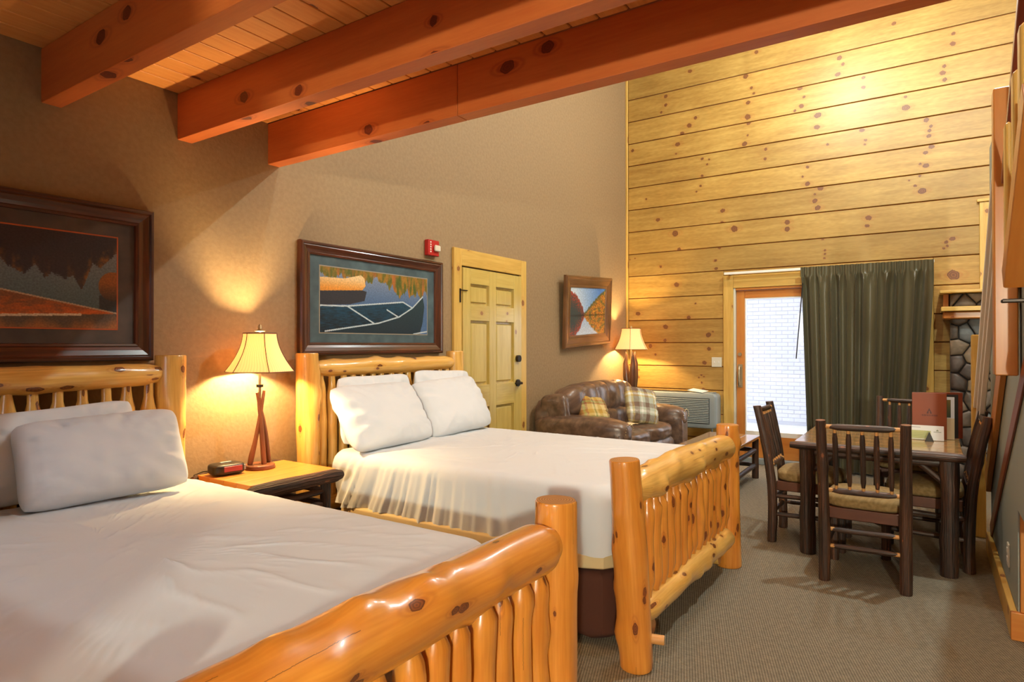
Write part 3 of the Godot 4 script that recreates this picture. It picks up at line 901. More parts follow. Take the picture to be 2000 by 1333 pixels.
func entry_door() -> void:
	var t := thing("door_1", "six panel yellow pine door with black lever", "door", Vector3(XL, 0, -4.72), "", "structure")
	var x := XL
	part(t, "casing", span(Vector3(x, 0, -4.25), Vector3(x + 0.03, 2.245, -4.145), 0.004, 0.6, 1, rv()), M.trim)
	part(t, "casing", span(Vector3(x, 0, -5.285), Vector3(x + 0.03, 2.245, -5.19), 0.004, 0.6, 1, rv()), M.trim)
	part(t, "casing", span(Vector3(x, 2.1, -5.19), Vector3(x + 0.03, 2.245, -4.25), 0.004, 0.6, 2, rv()), M.trim)
	part(t, "gap", span(Vector3(x, 0.0, -5.19), Vector3(x + 0.003, 2.1, -4.25), 0.0005), M.acdark)
	# slab: stiles, rails and raised panels
	var s := part(t, "slab", span(Vector3(x, 0.01, -5.18), Vector3(x + 0.008, 2.085, -4.256), 0.001, 0.6, 1), M.door)
	var f := x + 0.04
	for z in [[-4.256, -4.362], [-4.64, -4.748], [-5.045, -5.18]]:
		part(s, "stile", span(Vector3(x + 0.004, 0.01, z[1]), Vector3(f, 2.085, z[0]), 0.004, 0.6, 1, rv()), M.door)
	for y in [[0.01, 0.24], [0.86, 1.06], [1.63, 1.77], [1.95, 2.085]]:
		for z in [[-4.362, -4.64], [-4.748, -5.045]]:
			part(s, "rail", span(Vector3(x + 0.004, y[0], z[1]), Vector3(f, y[1], z[0]), 0.004, 0.6, 2, rv()), M.door)
	for y in [[0.24, 0.86], [1.06, 1.63], [1.77, 1.95]]:
		for z in [[-4.362, -4.64], [-4.748, -5.045]]:
			part(s, "panel", span(Vector3(x + 0.002, y[0] + 0.02, z[1] + 0.02), Vector3(f - 0.014, y[1] - 0.02, z[0] - 0.02), 0.016, 0.6, 1, rv()), M.door)
	part(t, "deadbolt", pole(Vector3(f, 1.285, -5.1), Vector3(f + 0.03, 1.285, -5.1), 0.033), M.bronze)
	var r := part(t, "rose", pole(Vector3(f, 1.05, -5.1), Vector3(f + 0.018, 1.05, -5.1), 0.034), M.bronze)
	part(r, "lever", sweep([Vector3(f, 1.05, -5.1), Vector3(f + 0.05, 1.05, -5.1), Vector3(f + 0.06, 1.05, -5.09), Vector3(f + 0.06, 1.052, -4.98)], [0.012, 0.012, 0.012, 0.009]), M.bronze)
	var g := part(t, "door_guard", span(Vector3(x + 0.03, 1.78, -4.232), Vector3(x + 0.036, 1.9, -4.214), 0.002), M.bronze)
	part(g, "arm", sweep([Vector3(x + 0.045, 1.885, -4.222), Vector3(x + 0.05, 1.885, -4.3)], [0.005, 0.005]), M.bronze)

func stairs() -> void:
	# painted wall that encloses the stair, its baseboard and outlet
	single("wall_stair", span(Vector3(0.352, 0, -5.42), Vector3(0.46, LOW, -3.87), 0.003), M.grey, "grey green painted wall that encloses the stair", "wall", "", "structure")
	single("wall_stair_upper", span(Vector3(0.352, 0.62, -3.87), Vector3(0.46, LOW, -3.35), 0.003), M.grey, "grey green painted wall above the low cubby under the stair", "wall", "", "structure")
	single("baseboard_right", span(Vector3(0.322, 0, -5.42), Vector3(0.352, 0.13, -3.868), 0.004, 0.6, 2), M.trim, "pale pine baseboard along the grey stair wall", "baseboard", "", "structure")
	single("trim_2", span(Vector3(0.322, 0, -3.87), Vector3(0.5, 0.135, -3.842), 0.004, 0.6, 0), M.stain, "orange pine base block at the end of the stair wall", "trim", "", "structure")
	single("trim_3", span(Vector3(0.36, 0.135, -3.87), Vector3(0.47, 0.62, -3.85), 0.004, 0.6, 1), M.stain, "short orange pine board on the end of the stair wall", "trim", "", "structure")
	var o := thing("wall_outlet", "ivory outlet plate on the grey stair wall", "outlet", Vector3(0.352, 0.26, -4.25))
	part(o, "plate", span(Vector3(0.344, 0.24, -4.29), Vector3(0.352, 0.36, -4.215), 0.002), M.ivory)
	part(o, "socket", span(Vector3(0.341, 0.262, -4.27), Vector3(0.345, 0.29, -4.235), 0.002), M.plastic)
	part(o, "socket", span(Vector3(0.341, 0.31, -4.27), Vector3(0.345, 0.338, -4.235), 0.002), M.plastic)
	var t := thing("stair_railing", "orange timber stair railing with square posts rising to the loft", "railing", Vector3(0.3, 0, -5.75))
	part(t, "newel_post", span(Vector3(0.262, 0, -5.86), Vector3(0.345, 1.49, -5.745), 0.006, 0.6, 1, rv()), M.trim)
	var np := MB.new().box(Vector3(0.296, 1.94, -3.70), Vector3(0.088, 1.33, 0.1), 0.006, 0.6, 1, rv())
	part(t, "newel_post", np.mesh(), M.stain)
	var sl := 0.78
	var ang := atan(sl)
	# sloping members: [z start, height at start, z end, thickness, x, width, name, material]
	for q in [[-5.42, 0.47, -3.76, 0.15, 0.335, 0.03, "stringer", M.stain], [-5.74, 0.52, -3.76, 0.022, 0.29, 0.03, "rail", M.plastic], [-5.74, 0.63, -3.76, 0.022, 0.3, 0.03, "rail", M.stain], [-5.74, 0.74, -3.76, 0.022, 0.29, 0.03, "rail", M.plastic], [-5.74, 0.85, -3.76, 0.022, 0.305, 0.03, "rail", M.stain], [-5.74, 0.96, -3.76, 0.03, 0.288, 0.036, "rail", M.plastic], [-3.2, 1.68, -2.52, 0.1, 0.285, 0.075, "guard_beam", M.stain], [-3.6, 2.16, -2.6, 0.05, 0.29, 0.03, "guard_rail", M.redwood]]:  # pale rails carry the white window glint in their colour
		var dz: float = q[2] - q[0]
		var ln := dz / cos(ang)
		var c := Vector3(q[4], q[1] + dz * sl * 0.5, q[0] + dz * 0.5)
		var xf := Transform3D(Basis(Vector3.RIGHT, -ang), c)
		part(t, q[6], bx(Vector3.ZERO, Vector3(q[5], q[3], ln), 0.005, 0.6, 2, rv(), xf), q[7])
	for q in [[-3.1, 2.28], [-2.82, 2.38], [-2.62, 2.46]]:
		var y0: float = 1.7 + (q[0] + 3.2) * sl
		part(t, "baluster", span(Vector3(0.248, y0, q[0] - 0.05), Vector3(0.272, q[1], q[0] + 0.03), 0.011, 0.6, 1, rv()), M.trim)
	part(t, "strap", span(Vector3(0.242, 1.585, -3.21), Vector3(0.328, 1.6, -3.16), 0.004), M.bronze)
	var dzw := 1.95
	var xw := Transform3D(Basis(Vector3.RIGHT, -atan(0.62)), Vector3(0.346, 0.16 + dzw * 0.31, -5.34 + dzw * 0.5))
	single("trim_4", bx(Vector3.ZERO, Vector3(0.012, 0.09, dzw / cos(atan(0.62))), 0.004, 0.6, 2, Vector2.ZERO, xw), M.redwood, "sloping red brown skirt board on the grey stair wall", "trim", "", "structure")

func stones(parent: Node3D, x0: float, x1: float, y0: float, y1: float, z: float, count: int, sd: int) -> void:
	rng.seed = sd
	var pts := []
	var tries := 0
	while pts.size() < count and tries < 4000:
		tries += 1
		var p := Vector2(rng.randf_range(x0, x1), rng.randf_range(y0, y1))
		var ok := true
		for q in pts:
			if p.distance_to(q) < 0.105: ok = false
		if ok: pts.append(p)
	for i in pts.size():
		var poly := PackedVector2Array([Vector2(x0, y0), Vector2(x1, y0), Vector2(x1, y1), Vector2(x0, y1)])
		for j in pts.size():
			if j == i or pts[i].distance_to(pts[j]) > 0.7: continue
			var m: Vector2 = (pts[i] + pts[j]) / 2
			var d: Vector2 = (pts[i] - pts[j]).normalized()
			var s := Vector2(-d.y, d.x)
			var res := Geometry2D.intersect_polygons(poly, PackedVector2Array([m - s * 4, m + s * 4, m + s * 4 + d * 4, m - s * 4 + d * 4]))
			if res.size(): poly = res[0]
		var ins := Geometry2D.offset_polygon(poly, -0.005, Geometry2D.JOIN_MITER)
		if ins.is_empty(): continue
		poly = ins[0]
		var mid := Vector2.ZERO
		for q in poly: mid += q
		mid /= poly.size()
		var m := MB.new()
		var proud := rng.randf_range(0.02, 0.05)
		var rows := []
		var uvs := []
		for lv in [[1.0, 0.0], [1.0, 0.5], [0.9, 0.85], [0.6, 1.0], [0.02, 1.05]]:
			var row := PackedVector3Array()
			var uv := PackedVector2Array()
			for k in poly.size() + 1:
				var q: Vector2 = mid + (poly[k % poly.size()] - mid) * lv[0]
				row.append(Vector3(q.x, q.y, z + proud * lv[1])); uv.append(q)
			rows.append(row); uvs.append(uv)
		m.grid(rows, uvs, Vector3(0, 0, 1), true)
		part(parent, "stone", m.mesh(), M.stone[rng.randi() % M.stone.size()])

func fireplace() -> void:
	var t := thing("fireplace", "fieldstone fireplace with a pine mantel shelf beside the curtain", "fireplace", Vector3(0.75, 0, ZE))
	part(t, "chimney_breast", span(Vector3(0.178, 0, ZE + 0.002), Vector3(1.4, 1.92, -7.6), 0.01), flatmat(c8(40, 34, 30), 0.9))
	stones(t, 0.17, 0.95, 0.0, 1.69, -7.602, 62, 40)
	stones(t, 0.17, 0.95, 1.78, 1.92, -7.602, 8, 44)
	part(t, "mantel", span(Vector3(0.1, 1.74, ZE + 0.002), Vector3(1.5, 1.785, -7.42), 0.006, 0.6, 0), M.trim)
	part(t, "mantel_beam", span(Vector3(0.115, 1.665, ZE + 0.002), Vector3(1.48, 1.74, -7.47), 0.015, 0.6, 0, rv()), M.stain)
	part(t, "cap", span(Vector3(0.09, 1.92, ZE + 0.002), Vector3(1.5, 1.948, -7.46), 0.005, 0.6, 0, rv()), M.trim)
	part(t, "bracket", span(Vector3(0.12, 1.79, ZE + 0.002), Vector3(0.168, 1.92, -7.62), 0.005, 0.6, 1), M.stain)
	var n := thing("trim_5", "pine framed dark niche above the stone mantel", "niche", Vector3(0.9, 1.95, ZE), "", "structure")
	part(n, "frame", span(Vector3(0.425, 1.95, ZE), Vector3(0.54, 2.84, ZE + 0.03), 0.005, 0.6, 1, rv()), M.trim)
	part(n, "frame", span(Vector3(0.405, 2.84, ZE), Vector3(1.5, 2.87, ZE + 0.045), 0.005, 0.6, 0, rv()), M.trim)
	part(n, "panel", span(Vector3(0.54, 1.95, ZE), Vector3(1.4, 2.84, ZE + 0.006), 0.002), M.acdark)

# ---------------------------------------------------------------- beds
func spindle_prof(r: float) -> Array:
	var a := rng.randf_range(0.1, 0.17)
	return [Vector2(0, r * 0.62), Vector2(a * 0.6, r * 0.64), Vector2(a + 0.04, r), Vector2(0.4, r * rng.randf_range(0.82, 1.05)), Vector2(0.65, r * rng.randf_range(0.8, 1.06)), Vector2(1.0 - a * 1.1, r), Vector2(1.0 - a * 0.5, r * 0.6), Vector2(1, r * 0.58)]

func log_bed(railmat: Material, label: String, hz0: float, hz1: float, fx: float, f0: Vector3, f1: Vector3, lean0: Vector3, nspin: int) -> void:
	var t := thing("log_bed", label, "bed", Vector3(-2.1, 0, (hz0 + hz1) / 2), "log beds")
	var hx := -3.245
	for z in [hz0, hz1]:
		part(t, "head_post", timber(Vector3(hx, 0, z), Vector3(hx, 1.368, z), [Vector2(0, 0.085), Vector2(0.5, 0.074), Vector2(1, 0.07)], M.log, M.ring, 0.1, 20, 0.03, 0.01, 9), null)
	part(t, "head_rail", timber(Vector3(hx, 1.272, hz0 - 0.05), Vector3(hx, 1.276, hz1 + 0.05), [Vector2(0, 0.036), Vector2(0.05, 0.054), Vector2(0.5, 0.059), Vector2(0.94, 0.056), Vector2(1, 0.042)], M.log, M.ring, 0.07, 20, 0.035, 0.008, 12), null)
	part(t, "head_rail", timber(Vector3(hx, 0.4, hz0 - 0.05), Vector3(hx, 0.4, hz1 + 0.05), [Vector2(0, 0.04), Vector2(0.05, 0.055), Vector2(0.95, 0.055), Vector2(1, 0.04)], M.log, M.ring), null)
	for k in nspin:
		var z := lerpf(hz0 - 0.11, hz1 + 0.11, k / (nspin - 1.0))
		part(t, "spindle", timber(Vector3(hx, 0.43, z), Vector3(hx + 0.0, 1.235, z + rng.randf_range(-0.006, 0.006)), spindle_prof(0.035), M.log, M.ring, 0.09, 12, 0.035, 0.004, 3), null)
	part(t, "foot_post", timber(f0, f0 + lean0 + Vector3(0, 0.912, 0), [Vector2(0, 0.076), Vector2(0.5, 0.075), Vector2(1, 0.068)], M.logo, M.ring, 0.07, 22, 0.03, 0.004, 5), null)
	part(t, "foot_post", timber(f1, f1 + Vector3(0, 0.905, 0), [Vector2(0, 0.078), Vector2(0.5, 0.074), Vector2(1, 0.07)], M.logo, M.ring, 0.07, 22, 0.03, 0.004, 5), null)
	var za := f0.z - 0.05
	var zb := f1.z + 0.05
	var xa := f0.x
	var xb := f1.x
	part(t, "foot_rail", timber(Vector3(xa + lean0.x * 0.8, 0.775, za), Vector3(xb, 0.775, zb), [Vector2(0, 0.05), Vector2(0.045, 0.075), Vector2(0.5, 0.086), Vector2(0.95, 0.08), Vector2(1, 0.06)], railmat, M.ring, 0.07, 26, 0.025, 0.004, 16), null)
	part(t, "foot_rail", timber(Vector3(xa, 0.215, za), Vector3(xb, 0.205, zb), [Vector2(0, 0.045), Vector2(0.06, 0.06), Vector2(0.5, 0.07), Vector2(0.95, 0.072), Vector2(1, 0.05)], M.log, M.ring, 0.09, 22, 0.03, 0.01, 12), null)
	var nf := nspin
	for k in nf:
		var s := (k + 0.5) / nf
		var z := lerpf(za - 0.02, zb + 0.02, s)
		var x := lerpf(xa, xb, s)
		part(t, "spindle", timber(Vector3(x, 0.25, z), Vector3(x, 0.725, z + rng.randf_range(-0.01, 0.01)), spindle_prof(0.041), M.logo, M.ring, 0.1, 12, 0.03, 0.006, 3), null)
	part(t, "bolt_cover", timber(f0 + Vector3(0.06, 0.13, -0.02), f0 + Vector3(0.115, 0.13, -0.035), [Vector2(0, 0.021), Vector2(1, 0.021)], M.peeled, M.peeled, 0.02, 10), null)
	for z in [f0.z - 0.2, f1.z + 0.2]:
		part(t, "side_rail", timber(Vector3(hx, 0.1, z), Vector3(fx + 0.0, 0.1, z), [Vector2(0, 0.04), Vector2(1, 0.04)], M.log, M.ring, 0.04, 10, 0.15), null)

# white sheet drawn over a mattress: rings from the hem up over the rounded edge to the middle
func sheeted(cx: float, cz: float, a: float, b: float, y0: float, y1: float, sd: float) -> ArrayMesh:
	var m := MB.new()
	var lv := []   # [inset, height, side weight]
	for i in 11: lv.append([0.0, lerpf(y0, y1 - 0.075, i / 10.0), 1.0 - i / 10.0 * 0.75])
	for i in range(1, 7):
		var an := i / 6.0 * PI / 2
		lv.append([0.075 * (1 - cos(an)), y1 - 0.075 + 0.075 * sin(an), 0.25 - i * 0.03])
	for i in range(1, 26): lv.append([lerpf(0.075, b, i / 25.0), y1, 0.0])
	var rows := []
	var uvs := []
	for q in lv:
		var ins: float = q[0]
		var aa := a - ins
		var bb := b - ins
		var rc := maxf(0.13 - ins, 0.0)
		var row := PackedVector3Array()
		var uv := PackedVector2Array()
		var corners := [[aa - rc, bb - rc, 0.0], [-(aa - rc), bb - rc, PI / 2], [-(aa - rc), -(bb - rc), PI], [aa - rc, -(bb - rc), PI * 1.5]]
		for k in 4:
			var c0: Array = corners[k]
			for i in 13:
				var an: float = c0[2] + i / 12.0 * PI / 2
				row.append(Vector3(c0[0] + cos(an) * rc, q[1], c0[1] + sin(an) * rc))
			var c1: Array = corners[(k + 1) % 4]
			var e0 := row[row.size() - 1]
			var an1: float = c1[2] if k < 3 else TAU
			var e1 := Vector3(c1[0] + cos(an1) * rc, q[1], c1[1] + sin(an1) * rc)
			var ns := 150 if k % 2 == 0 else 110
			for i in range(1, ns): row.append(e0.lerp(e1, float(i) / ns))
		row.append(row[0])
		for j in row.size():
			var p := row[j]
			var out := Vector3(p.x / a, 0, p.z / b)
			out = Vector3(signf(out.x) * pow(absf(out.x), 9), 0, signf(out.z) * pow(absf(out.z), 9)).normalized()
			var w: float = q[2]
			var along := p.x if absf(out.z) > absf(out.x) else p.z
			var head := clampf(0.5 - p.x / a * 0.55, 0.12, 1.0)
			var dn: float = clampf((y1 - q[1]) / (y1 - y0), 0.0, 1.0)
			var slant := along + dn * 0.16 * (0.4 - p.x / a)
			var f := bumpy.get_noise_2d(slant * 420.0 + sd, 5.0) * 0.036 * head + bumpy.get_noise_2d(slant * 1100.0 + sd, 40.0 + dn * 4.0) * 0.019 * head
			p += out * (f * (0.25 + 0.75 * dn) * (1.0 if w > 0 else 0.0) - 0.028 * dn)
			if w > 0.0 and dn > 0.5: p.y += bumpy.get_noise_2d(along * 160.0 + sd, 90.0) * 0.035 * (dn - 0.5)
			if w <= 0.0:
				var ridge := 1.0 - absf(bumpy.get_noise_2d((p.x * 0.5 + p.z) * 130.0 + sd, (p.x - p.z * 0.5) * 55.0))
				p.y += bumpy.get_noise_2d(p.x * 60.0 + sd, p.z * 60.0) * 0.009 + pow(ridge, 16.0) * 0.006 + pow(1.0 - absf(bumpy.get_noise_2d((p.x - p.z * 0.4) * 150.0 + sd * 3.0, (p.z + p.x * 0.3) * 70.0)), 18.0) * 0.004
				for cr in [-0.33, 0.36]:
					p.y += 0.0028 * exp(-pow((p.z - cr * b * 2.0) / 0.007, 2.0))
			row[j] = p + Vector3(cx, 0, cz)
			uv.append(Vector2(p.x, p.z))
		rows.append(row); uvs.append(uv)
	m.grid(rows, uvs, Vector3.UP, true)
	return m.mesh()

# bolster-soft pillow: w along local x, h along local y, thickness z
func pillow_mesh(w: float, h: float, th: float, sd: float) -> ArrayMesh:
	var m := MB.new()
	var nu := 40
	var nv := 30
	for side in [1.0, -1.0]:
		var rows := []
		var uvs := []
		for i in nv + 1:
			var row := PackedVector3Array()
			var uv := PackedVector2Array()
			for j in nu + 1:
				var u := sin((2.0 * j / nu - 1.0) * PI / 2)
				var v := sin((2.0 * i / nv - 1.0) * PI / 2)
				var eu := 1.0 - pow(absf(u), 3.2)
				var ev := 1.0 - pow(absf(v), 3.0)
				var z := th * 0.5 * pow(maxf(eu * ev, 0.0), 0.44)
				var edge := 1.0 - eu * ev
				var an := atan2(v * h, u * w)
				var wr := bumpy.get_noise_2d(an * 260.0 + sd, 7.0) * 0.02 * edge * eu * ev * 4.0 + bumpy.get_noise_2d(u * 95.0 + sd, v * 70.0 + side * 40.0) * 0.006 * eu * ev
				wr += pow(1.0 - absf(bumpy.get_noise_2d((u + v * 0.6) * 75.0 + sd, (v - u * 0.3) * 60.0 + 9.0)), 12.0) * 0.011 * eu * ev
				wr -= 0.005 * exp(-pow((u + 0.8) / 0.018, 2.0)) * ev
				z = side * maxf(z + wr, 0.0)
				row.append(Vector3(w * 0.5 * u * (sqrt(1.0 - 0.13 * pow(v, 6.0)) - 0.03 * (1.0 - v * v)), h * 0.5 * v * (sqrt(1.0 - 0.17 * pow(u, 6.0)) - 0.04 * (1.0 - u * u)), z + 0.006 * bumpy.get_noise_2d(u * 50.0 + sd, v * 50.0)))
				uv.append(Vector2(u, v))
			rows.append(row); uvs.append(uv)
		m.grid(rows, uvs, Vector3(0, 0, side))
	return m.mesh()

# base = middle of the lower edge; lean back from upright, towards -x; yaw turns it; roll tips it in its plane
func pillow(nm: String, label: String, cat: String, group: String, base: Vector3, w: float, h: float, th: float, lean: float, yaw: float, roll: float, mat: Material, sd: float) -> void:
	var o := single(nm, pillow_mesh(w, h, th, sd), mat, label, cat, group)
	var b := Basis(Vector3.UP, PI / 2 + deg_to_rad(yaw)) * Basis(Vector3.RIGHT, -deg_to_rad(lean)) * Basis(Vector3.BACK, deg_to_rad(roll))
	o.basis = b
	o.position = base + b * Vector3(0, h * 0.47, 0)

func beds() -> void:
	rng.seed = 5
	log_bed(M.logo, "log bed beneath the picture of the orange canoe", -0.25, -1.72, -1.04, Vector3(-1.04, 0, -0.3), Vector3(-1.035, 0, -1.82), Vector3.ZERO, 14)
	log_bed(M.log, "log bed beneath the picture of the green canoe", -2.575, -4.045, -1.08, Vector3(-1.08, 0, -2.62), Vector3(-1.08, 0, -4.145), Vector3(-0.045, 0, 0.03), 15)
	for q in [[-1.02, 0.75, "bed under the orange canoe picture", 3.0], [-3.375, 0.752, "bed under the green canoe picture", 77.0]]:
		var cz: float = q[0]
		var b: float = q[1]
		var s := thing("box_spring", "box spring in a brown skirt on the log " + q[2], "box spring", Vector3(-2.165, 0, cz), "box springs")
		part(s, "skirt", soft(Vector3(-2.165, 0.19, cz), Vector3(1.88, 0.34, b * 2 - 0.07), 12.0, func(p: Vector3) -> float: return 0.008 * sin(p.x * 46.0 + p.z * 38.0) * (0.6 - p.y * 0.4), Basis(), 40), M.skirt)
		part(s, "ticking", soft(Vector3(-2.165, 0.4, cz), Vector3(1.92, 0.09, b * 2 - 0.03), 10.0, func(_p: Vector3) -> float: return 0.0, Basis(), 20), M.spring)
		single("mattress", sheeted(-2.17, cz, 0.975, b, 0.43, 0.762, q[3]), M.sheet, "mattress in a white sheet on the log " + q[2], "mattress", "sheeted mattresses")
	var g := "white bed pillows"
	pillow("pillow", "white pillow leaning in front, next to the nightstand on the orange canoe bed", "pillow", g, Vector3(-2.87, 0.78, -1.28), 0.63, 0.39, 0.19, 29, -13, 3, M.pillow, 1.0)
	pillow("pillow", "white pillow behind another, next to the nightstand on the orange canoe bed", "pillow", g, Vector3(-3.1, 0.785, -1.2), 0.62, 0.385, 0.11, 7, 0, 3, M.pillow, 31.0)
	pillow("pillow", "white pillow leaning in front, away from the nightstand on the orange canoe bed", "pillow", g, Vector3(-2.84, 0.78, -0.54), 0.68, 0.42, 0.19, 29, 4, 0, M.pillow, 55.0)
	pillow("pillow", "white pillow behind another, away from the nightstand on the orange canoe bed", "pillow", g, Vector3(-3.1, 0.785, -0.5), 0.66, 0.36, 0.11, 7, 0, 0, M.pillow, 82.0)
	pillow("pillow", "white pillow leaning in front, next to the nightstand on the green canoe bed", "pillow", g, Vector3(-2.86, 0.78, -2.98), 0.78, 0.46, 0.19, 32, 4, 0, M.pillow, 120.0)
	pillow("pillow", "white pillow behind another, next to the nightstand on the green canoe bed", "pillow", g, Vector3(-3.1, 0.785, -3.06), 0.68, 0.45, 0.11, 7, 0, 0, M.pillow, 150.0)
	pillow("pillow", "white pillow leaning in front, next to the door on the green canoe bed", "pillow", g, Vector3(-2.89, 0.78, -3.71), 0.68, 0.45, 0.2, 29, -5, 3, M.pillow, 180.0)
	pillow("pillow", "white pillow behind another, next to the door on the green canoe bed", "pillow", g, Vector3(-3.1, 0.785, -3.76), 0.66, 0.46, 0.11, 7, 0, -2, M.pillow, 220.0)

func bell_shade(t: Node3D, c: Vector3, rt: float, rb: float, yt: float, yb: float, panels: int, turn: float) -> void:
	var sh := part(t, "lamp_shade", null, M.shade)
	var m := MB.new()
	var rows := []
	var uvs := []
	var lines := []
	for k in panels: lines.append([])
	for pass_ in 2:
		for i in 13:
			var s := i / 12.0 if pass_ == 0 else 1.0 - i / 12.0
			var r := lerpf(rt, rb, pow(s, 1.8)) - (0.003 if pass_ == 1 else 0.0)
			var y := lerpf(yt, yb, s)
			var row := PackedVector3Array()
			var uv := PackedVector2Array()
			for j in 49:
				var a := TAU * (j % 48) / 48.0 + turn
				var loc := fposmod((j % 48) / 48.0 * panels, 1.0) - 0.5
				var rr := r * lerpf(1.0, cos(PI / panels) / cos(loc * TAU / panels), 0.75) 
				row.append(c + Vector3(cos(a) * rr, y - c.y, sin(a) * rr)); uv.append(Vector2(j / 48.0 * 2.0, s))
			rows.append(row); uvs.append(uv)
			if pass_ == 0:
				for k in panels:
					lines[k].append(row[k * 48 / panels] + (row[k * 48 / panels] - Vector3(c.x, y, c.z)).normalized() * 0.001)
	rows.append(rows[0]); uvs.append(uvs[0])
	m.grid(rows, uvs, null, true)
	sh.mesh = m.mesh()
	for k in panels:
		var rr := []
		for i in 13: rr.append(0.0022)
		part(sh, "piping", sweep(lines[k], rr, 6), M.seam)
	for e in [0, 12]:
		var ring := []
		var rr := []
		for j in 49:
			ring.append(rows[e][j]); rr.append(0.004 if e == 0 else 0.003)
		part(sh, "trim_band", sweep(ring, rr, 6), M.frame2)

func bedside() -> void:
	rng.seed = 12
	var t := thing("nightstand", "rustic nightstand with an orange plank top and bark log edges", "nightstand", Vector3(-3.05, 0, -2.155))
	var x := -3.275
	for k in 4:
		part(t, "top_board", span(Vector3(x, 0.69, -2.425), Vector3(x + 0.116, 0.72, -1.885), 0.003, 0.9, 2, rv()), M.night)
		x += 0.117
	for xx in [-3.295, -2.79]:
		part(t, "edge_log", timber(Vector3(xx, 0.683, -1.865), Vector3(xx, 0.683, -2.45), [Vector2(0, 0.03), Vector2(0.1, 0.04), Vector2(0.9, 0.04), Vector2(1, 0.026)], M.rough_bark, M.twig, 0.16, 16, 0.02), null)
	for z in [-1.95, -2.37]:
		for xx in [-3.25, -2.83]:
			part(t, "leg", timber(Vector3(xx, 0, z), Vector3(xx, 0.675, z), [Vector2(0, 0.032), Vector2(1, 0.03)], M.rough_bark, M.peeled, 0.08, 12), null)
	for y in [0.6, 0.53, 0.16]:
		part(t, "rail", timber(Vector3(-2.83, y, -1.95), Vector3(-2.83, y, -2.37), [Vector2(0, 0.013), Vector2(0.15, 0.018), Vector2(0.85, 0.018), Vector2(1, 0.013)], M.rough_bark, M.peeled, 0.08, 10), null)
		for z in [-1.95, -2.37]:
			part(t, "rail", timber(Vector3(-3.25, y, z), Vector3(-2.83, y, z), [Vector2(0, 0.013), Vector2(0.15, 0.018), Vector2(0.85, 0.018), Vector2(1, 0.013)], M.rough_bark, M.peeled, 0.08, 10), null)
	for k in 4:
		part(t, "shelf_board", span(Vector3(-3.24 + k * 0.1, 0.18, -2.35), Vector3(-3.142 + k * 0.1, 0.2, -1.97), 0.003, 0.9, 2, rv()), M.night)
	# lamp of lashed twigs
	var c := Vector3(-3.165, 0.72, -2.185)
	var l := thing("table_lamp", "table lamp of crossed twigs with a flared shade on the nightstand", "lamp", c)
	part(l, "base", lathe(c, [Vector2(0.005, 0), Vector2(0.082, 0.0), Vector2(0.085, 0.008), Vector2(0.08, 0.013), Vector2(0.083, 0.02), Vector2(0.076, 0.026), Vector2(0.005, 0.026)]), M.twig)
	var feet := [Vector3(-0.01, 0.026, 0.055), Vector3(0.035, 0.026, -0.005), Vector3(-0.005, 0.026, -0.062)]
	var tips := [Vector3(0.008, 0.44, -0.022), Vector3(-0.008, 0.43, 0.004), Vector3(0.002, 0.43, 0.02)]
	for k in 3:
		part(l, "twig", timber(c + feet[k], c + tips[k], [Vector2(0, 0.014), Vector2(0.6, 0.0125), Vector2(1, 0.008)], M.twig, M.peeled, 0.12, 10, 0.03, 0.004, 3), null)
	part(l, "stem", pole(c + Vector3(0, 0.4, 0), c + Vector3(0, 0.56, 0), 0.007), M.brass)
	part(l, "socket", pole(c + Vector3(0, 0.46, 0), c + Vector3(0, 0.475, 0), 0.019), M.bronze)
	part(l, "socket", pole(c + Vector3(0, 0.555, 0), c + Vector3(0, 0.6, 0), 0.016), M.brass)
	part(l, "light_bulb", ball(c + Vector3(0, 0.645, 0), Vector3(0.028, 0.045, 0.028)), M.bulb)
	lamp(l, c + Vector3(0, 0.645, 0), 1.9, Color(1.0, 0.85, 0.6), 0.03)
	bell_shade(l, c, 0.092, 0.19, 1.485, 1.268, 6, 0.35)
	part(l, "harp", sweep([c + Vector3(0, 0.6, 0.03), c + Vector3(0, 0.66, 0.045), c + Vector3(0, 0.73, 0.035), c + Vector3(0, 0.775, 0), c + Vector3(0, 0.73, -0.035), c + Vector3(0, 0.66, -0.045), c + Vector3(0, 0.6, -0.03)], [0.002, 0.002, 0.002, 0.002, 0.002, 0.002, 0.002], 6), M.brass)
	part(l, "finial", lathe(c + Vector3(0, 0.772, 0), [Vector2(0.002, 0), Vector2(0.026, 0.004), Vector2(0.03, 0.008), Vector2(0.01, 0.014), Vector2(0.012, 0.03), Vector2(0.008, 0.038), Vector2(0.001, 0.048)], 14), M.brass)
	# clock radio
	var k := thing("alarm_clock", "small black clock radio with a reddish display on the nightstand", "clock", Vector3(-3.17, 0.722, -1.985), "", "", PI / 2 - 0.15)
	part(k, "case", soft(Vector3(0, 0.031, 0), Vector3(0.17, 0.06, 0.12), 5.0, func(_p: Vector3) -> float: return 0.0, Basis(), 14), M.black, true)
	var dm := flatmat(c8(150, 62, 72), 0.2)
	part(k, "display", bx(Vector3(0.012, 0.034, 0.058), Vector3(0.1, 0.03, 0.008), 0.003), dm, true)
	part(k, "button", bx(Vector3(0.0, 0.062, -0.01), Vector3(0.06, 0.006, 0.02), 0.002), M.acgrey, true)
	part(k, "bezel", bx(Vector3(0.077, 0.034, 0.05), Vector3(0.012, 0.028, 0.012), 0.003), M.acgrey, true)
	single("cord", sweep([Vector3(-3.25, 0.735, -1.96), Vector3(-3.3, 0.728, -1.93), Vector3(-3.335, 0.71, -1.9), Vector3(-3.345, 0.5, -1.88), Vector3(-3.345, 0.2, -1.88)], [0.003, 0.003, 0.003, 0.003, 0.003], 6), M.black, "thin black cord running down behind the nightstand", "cord")

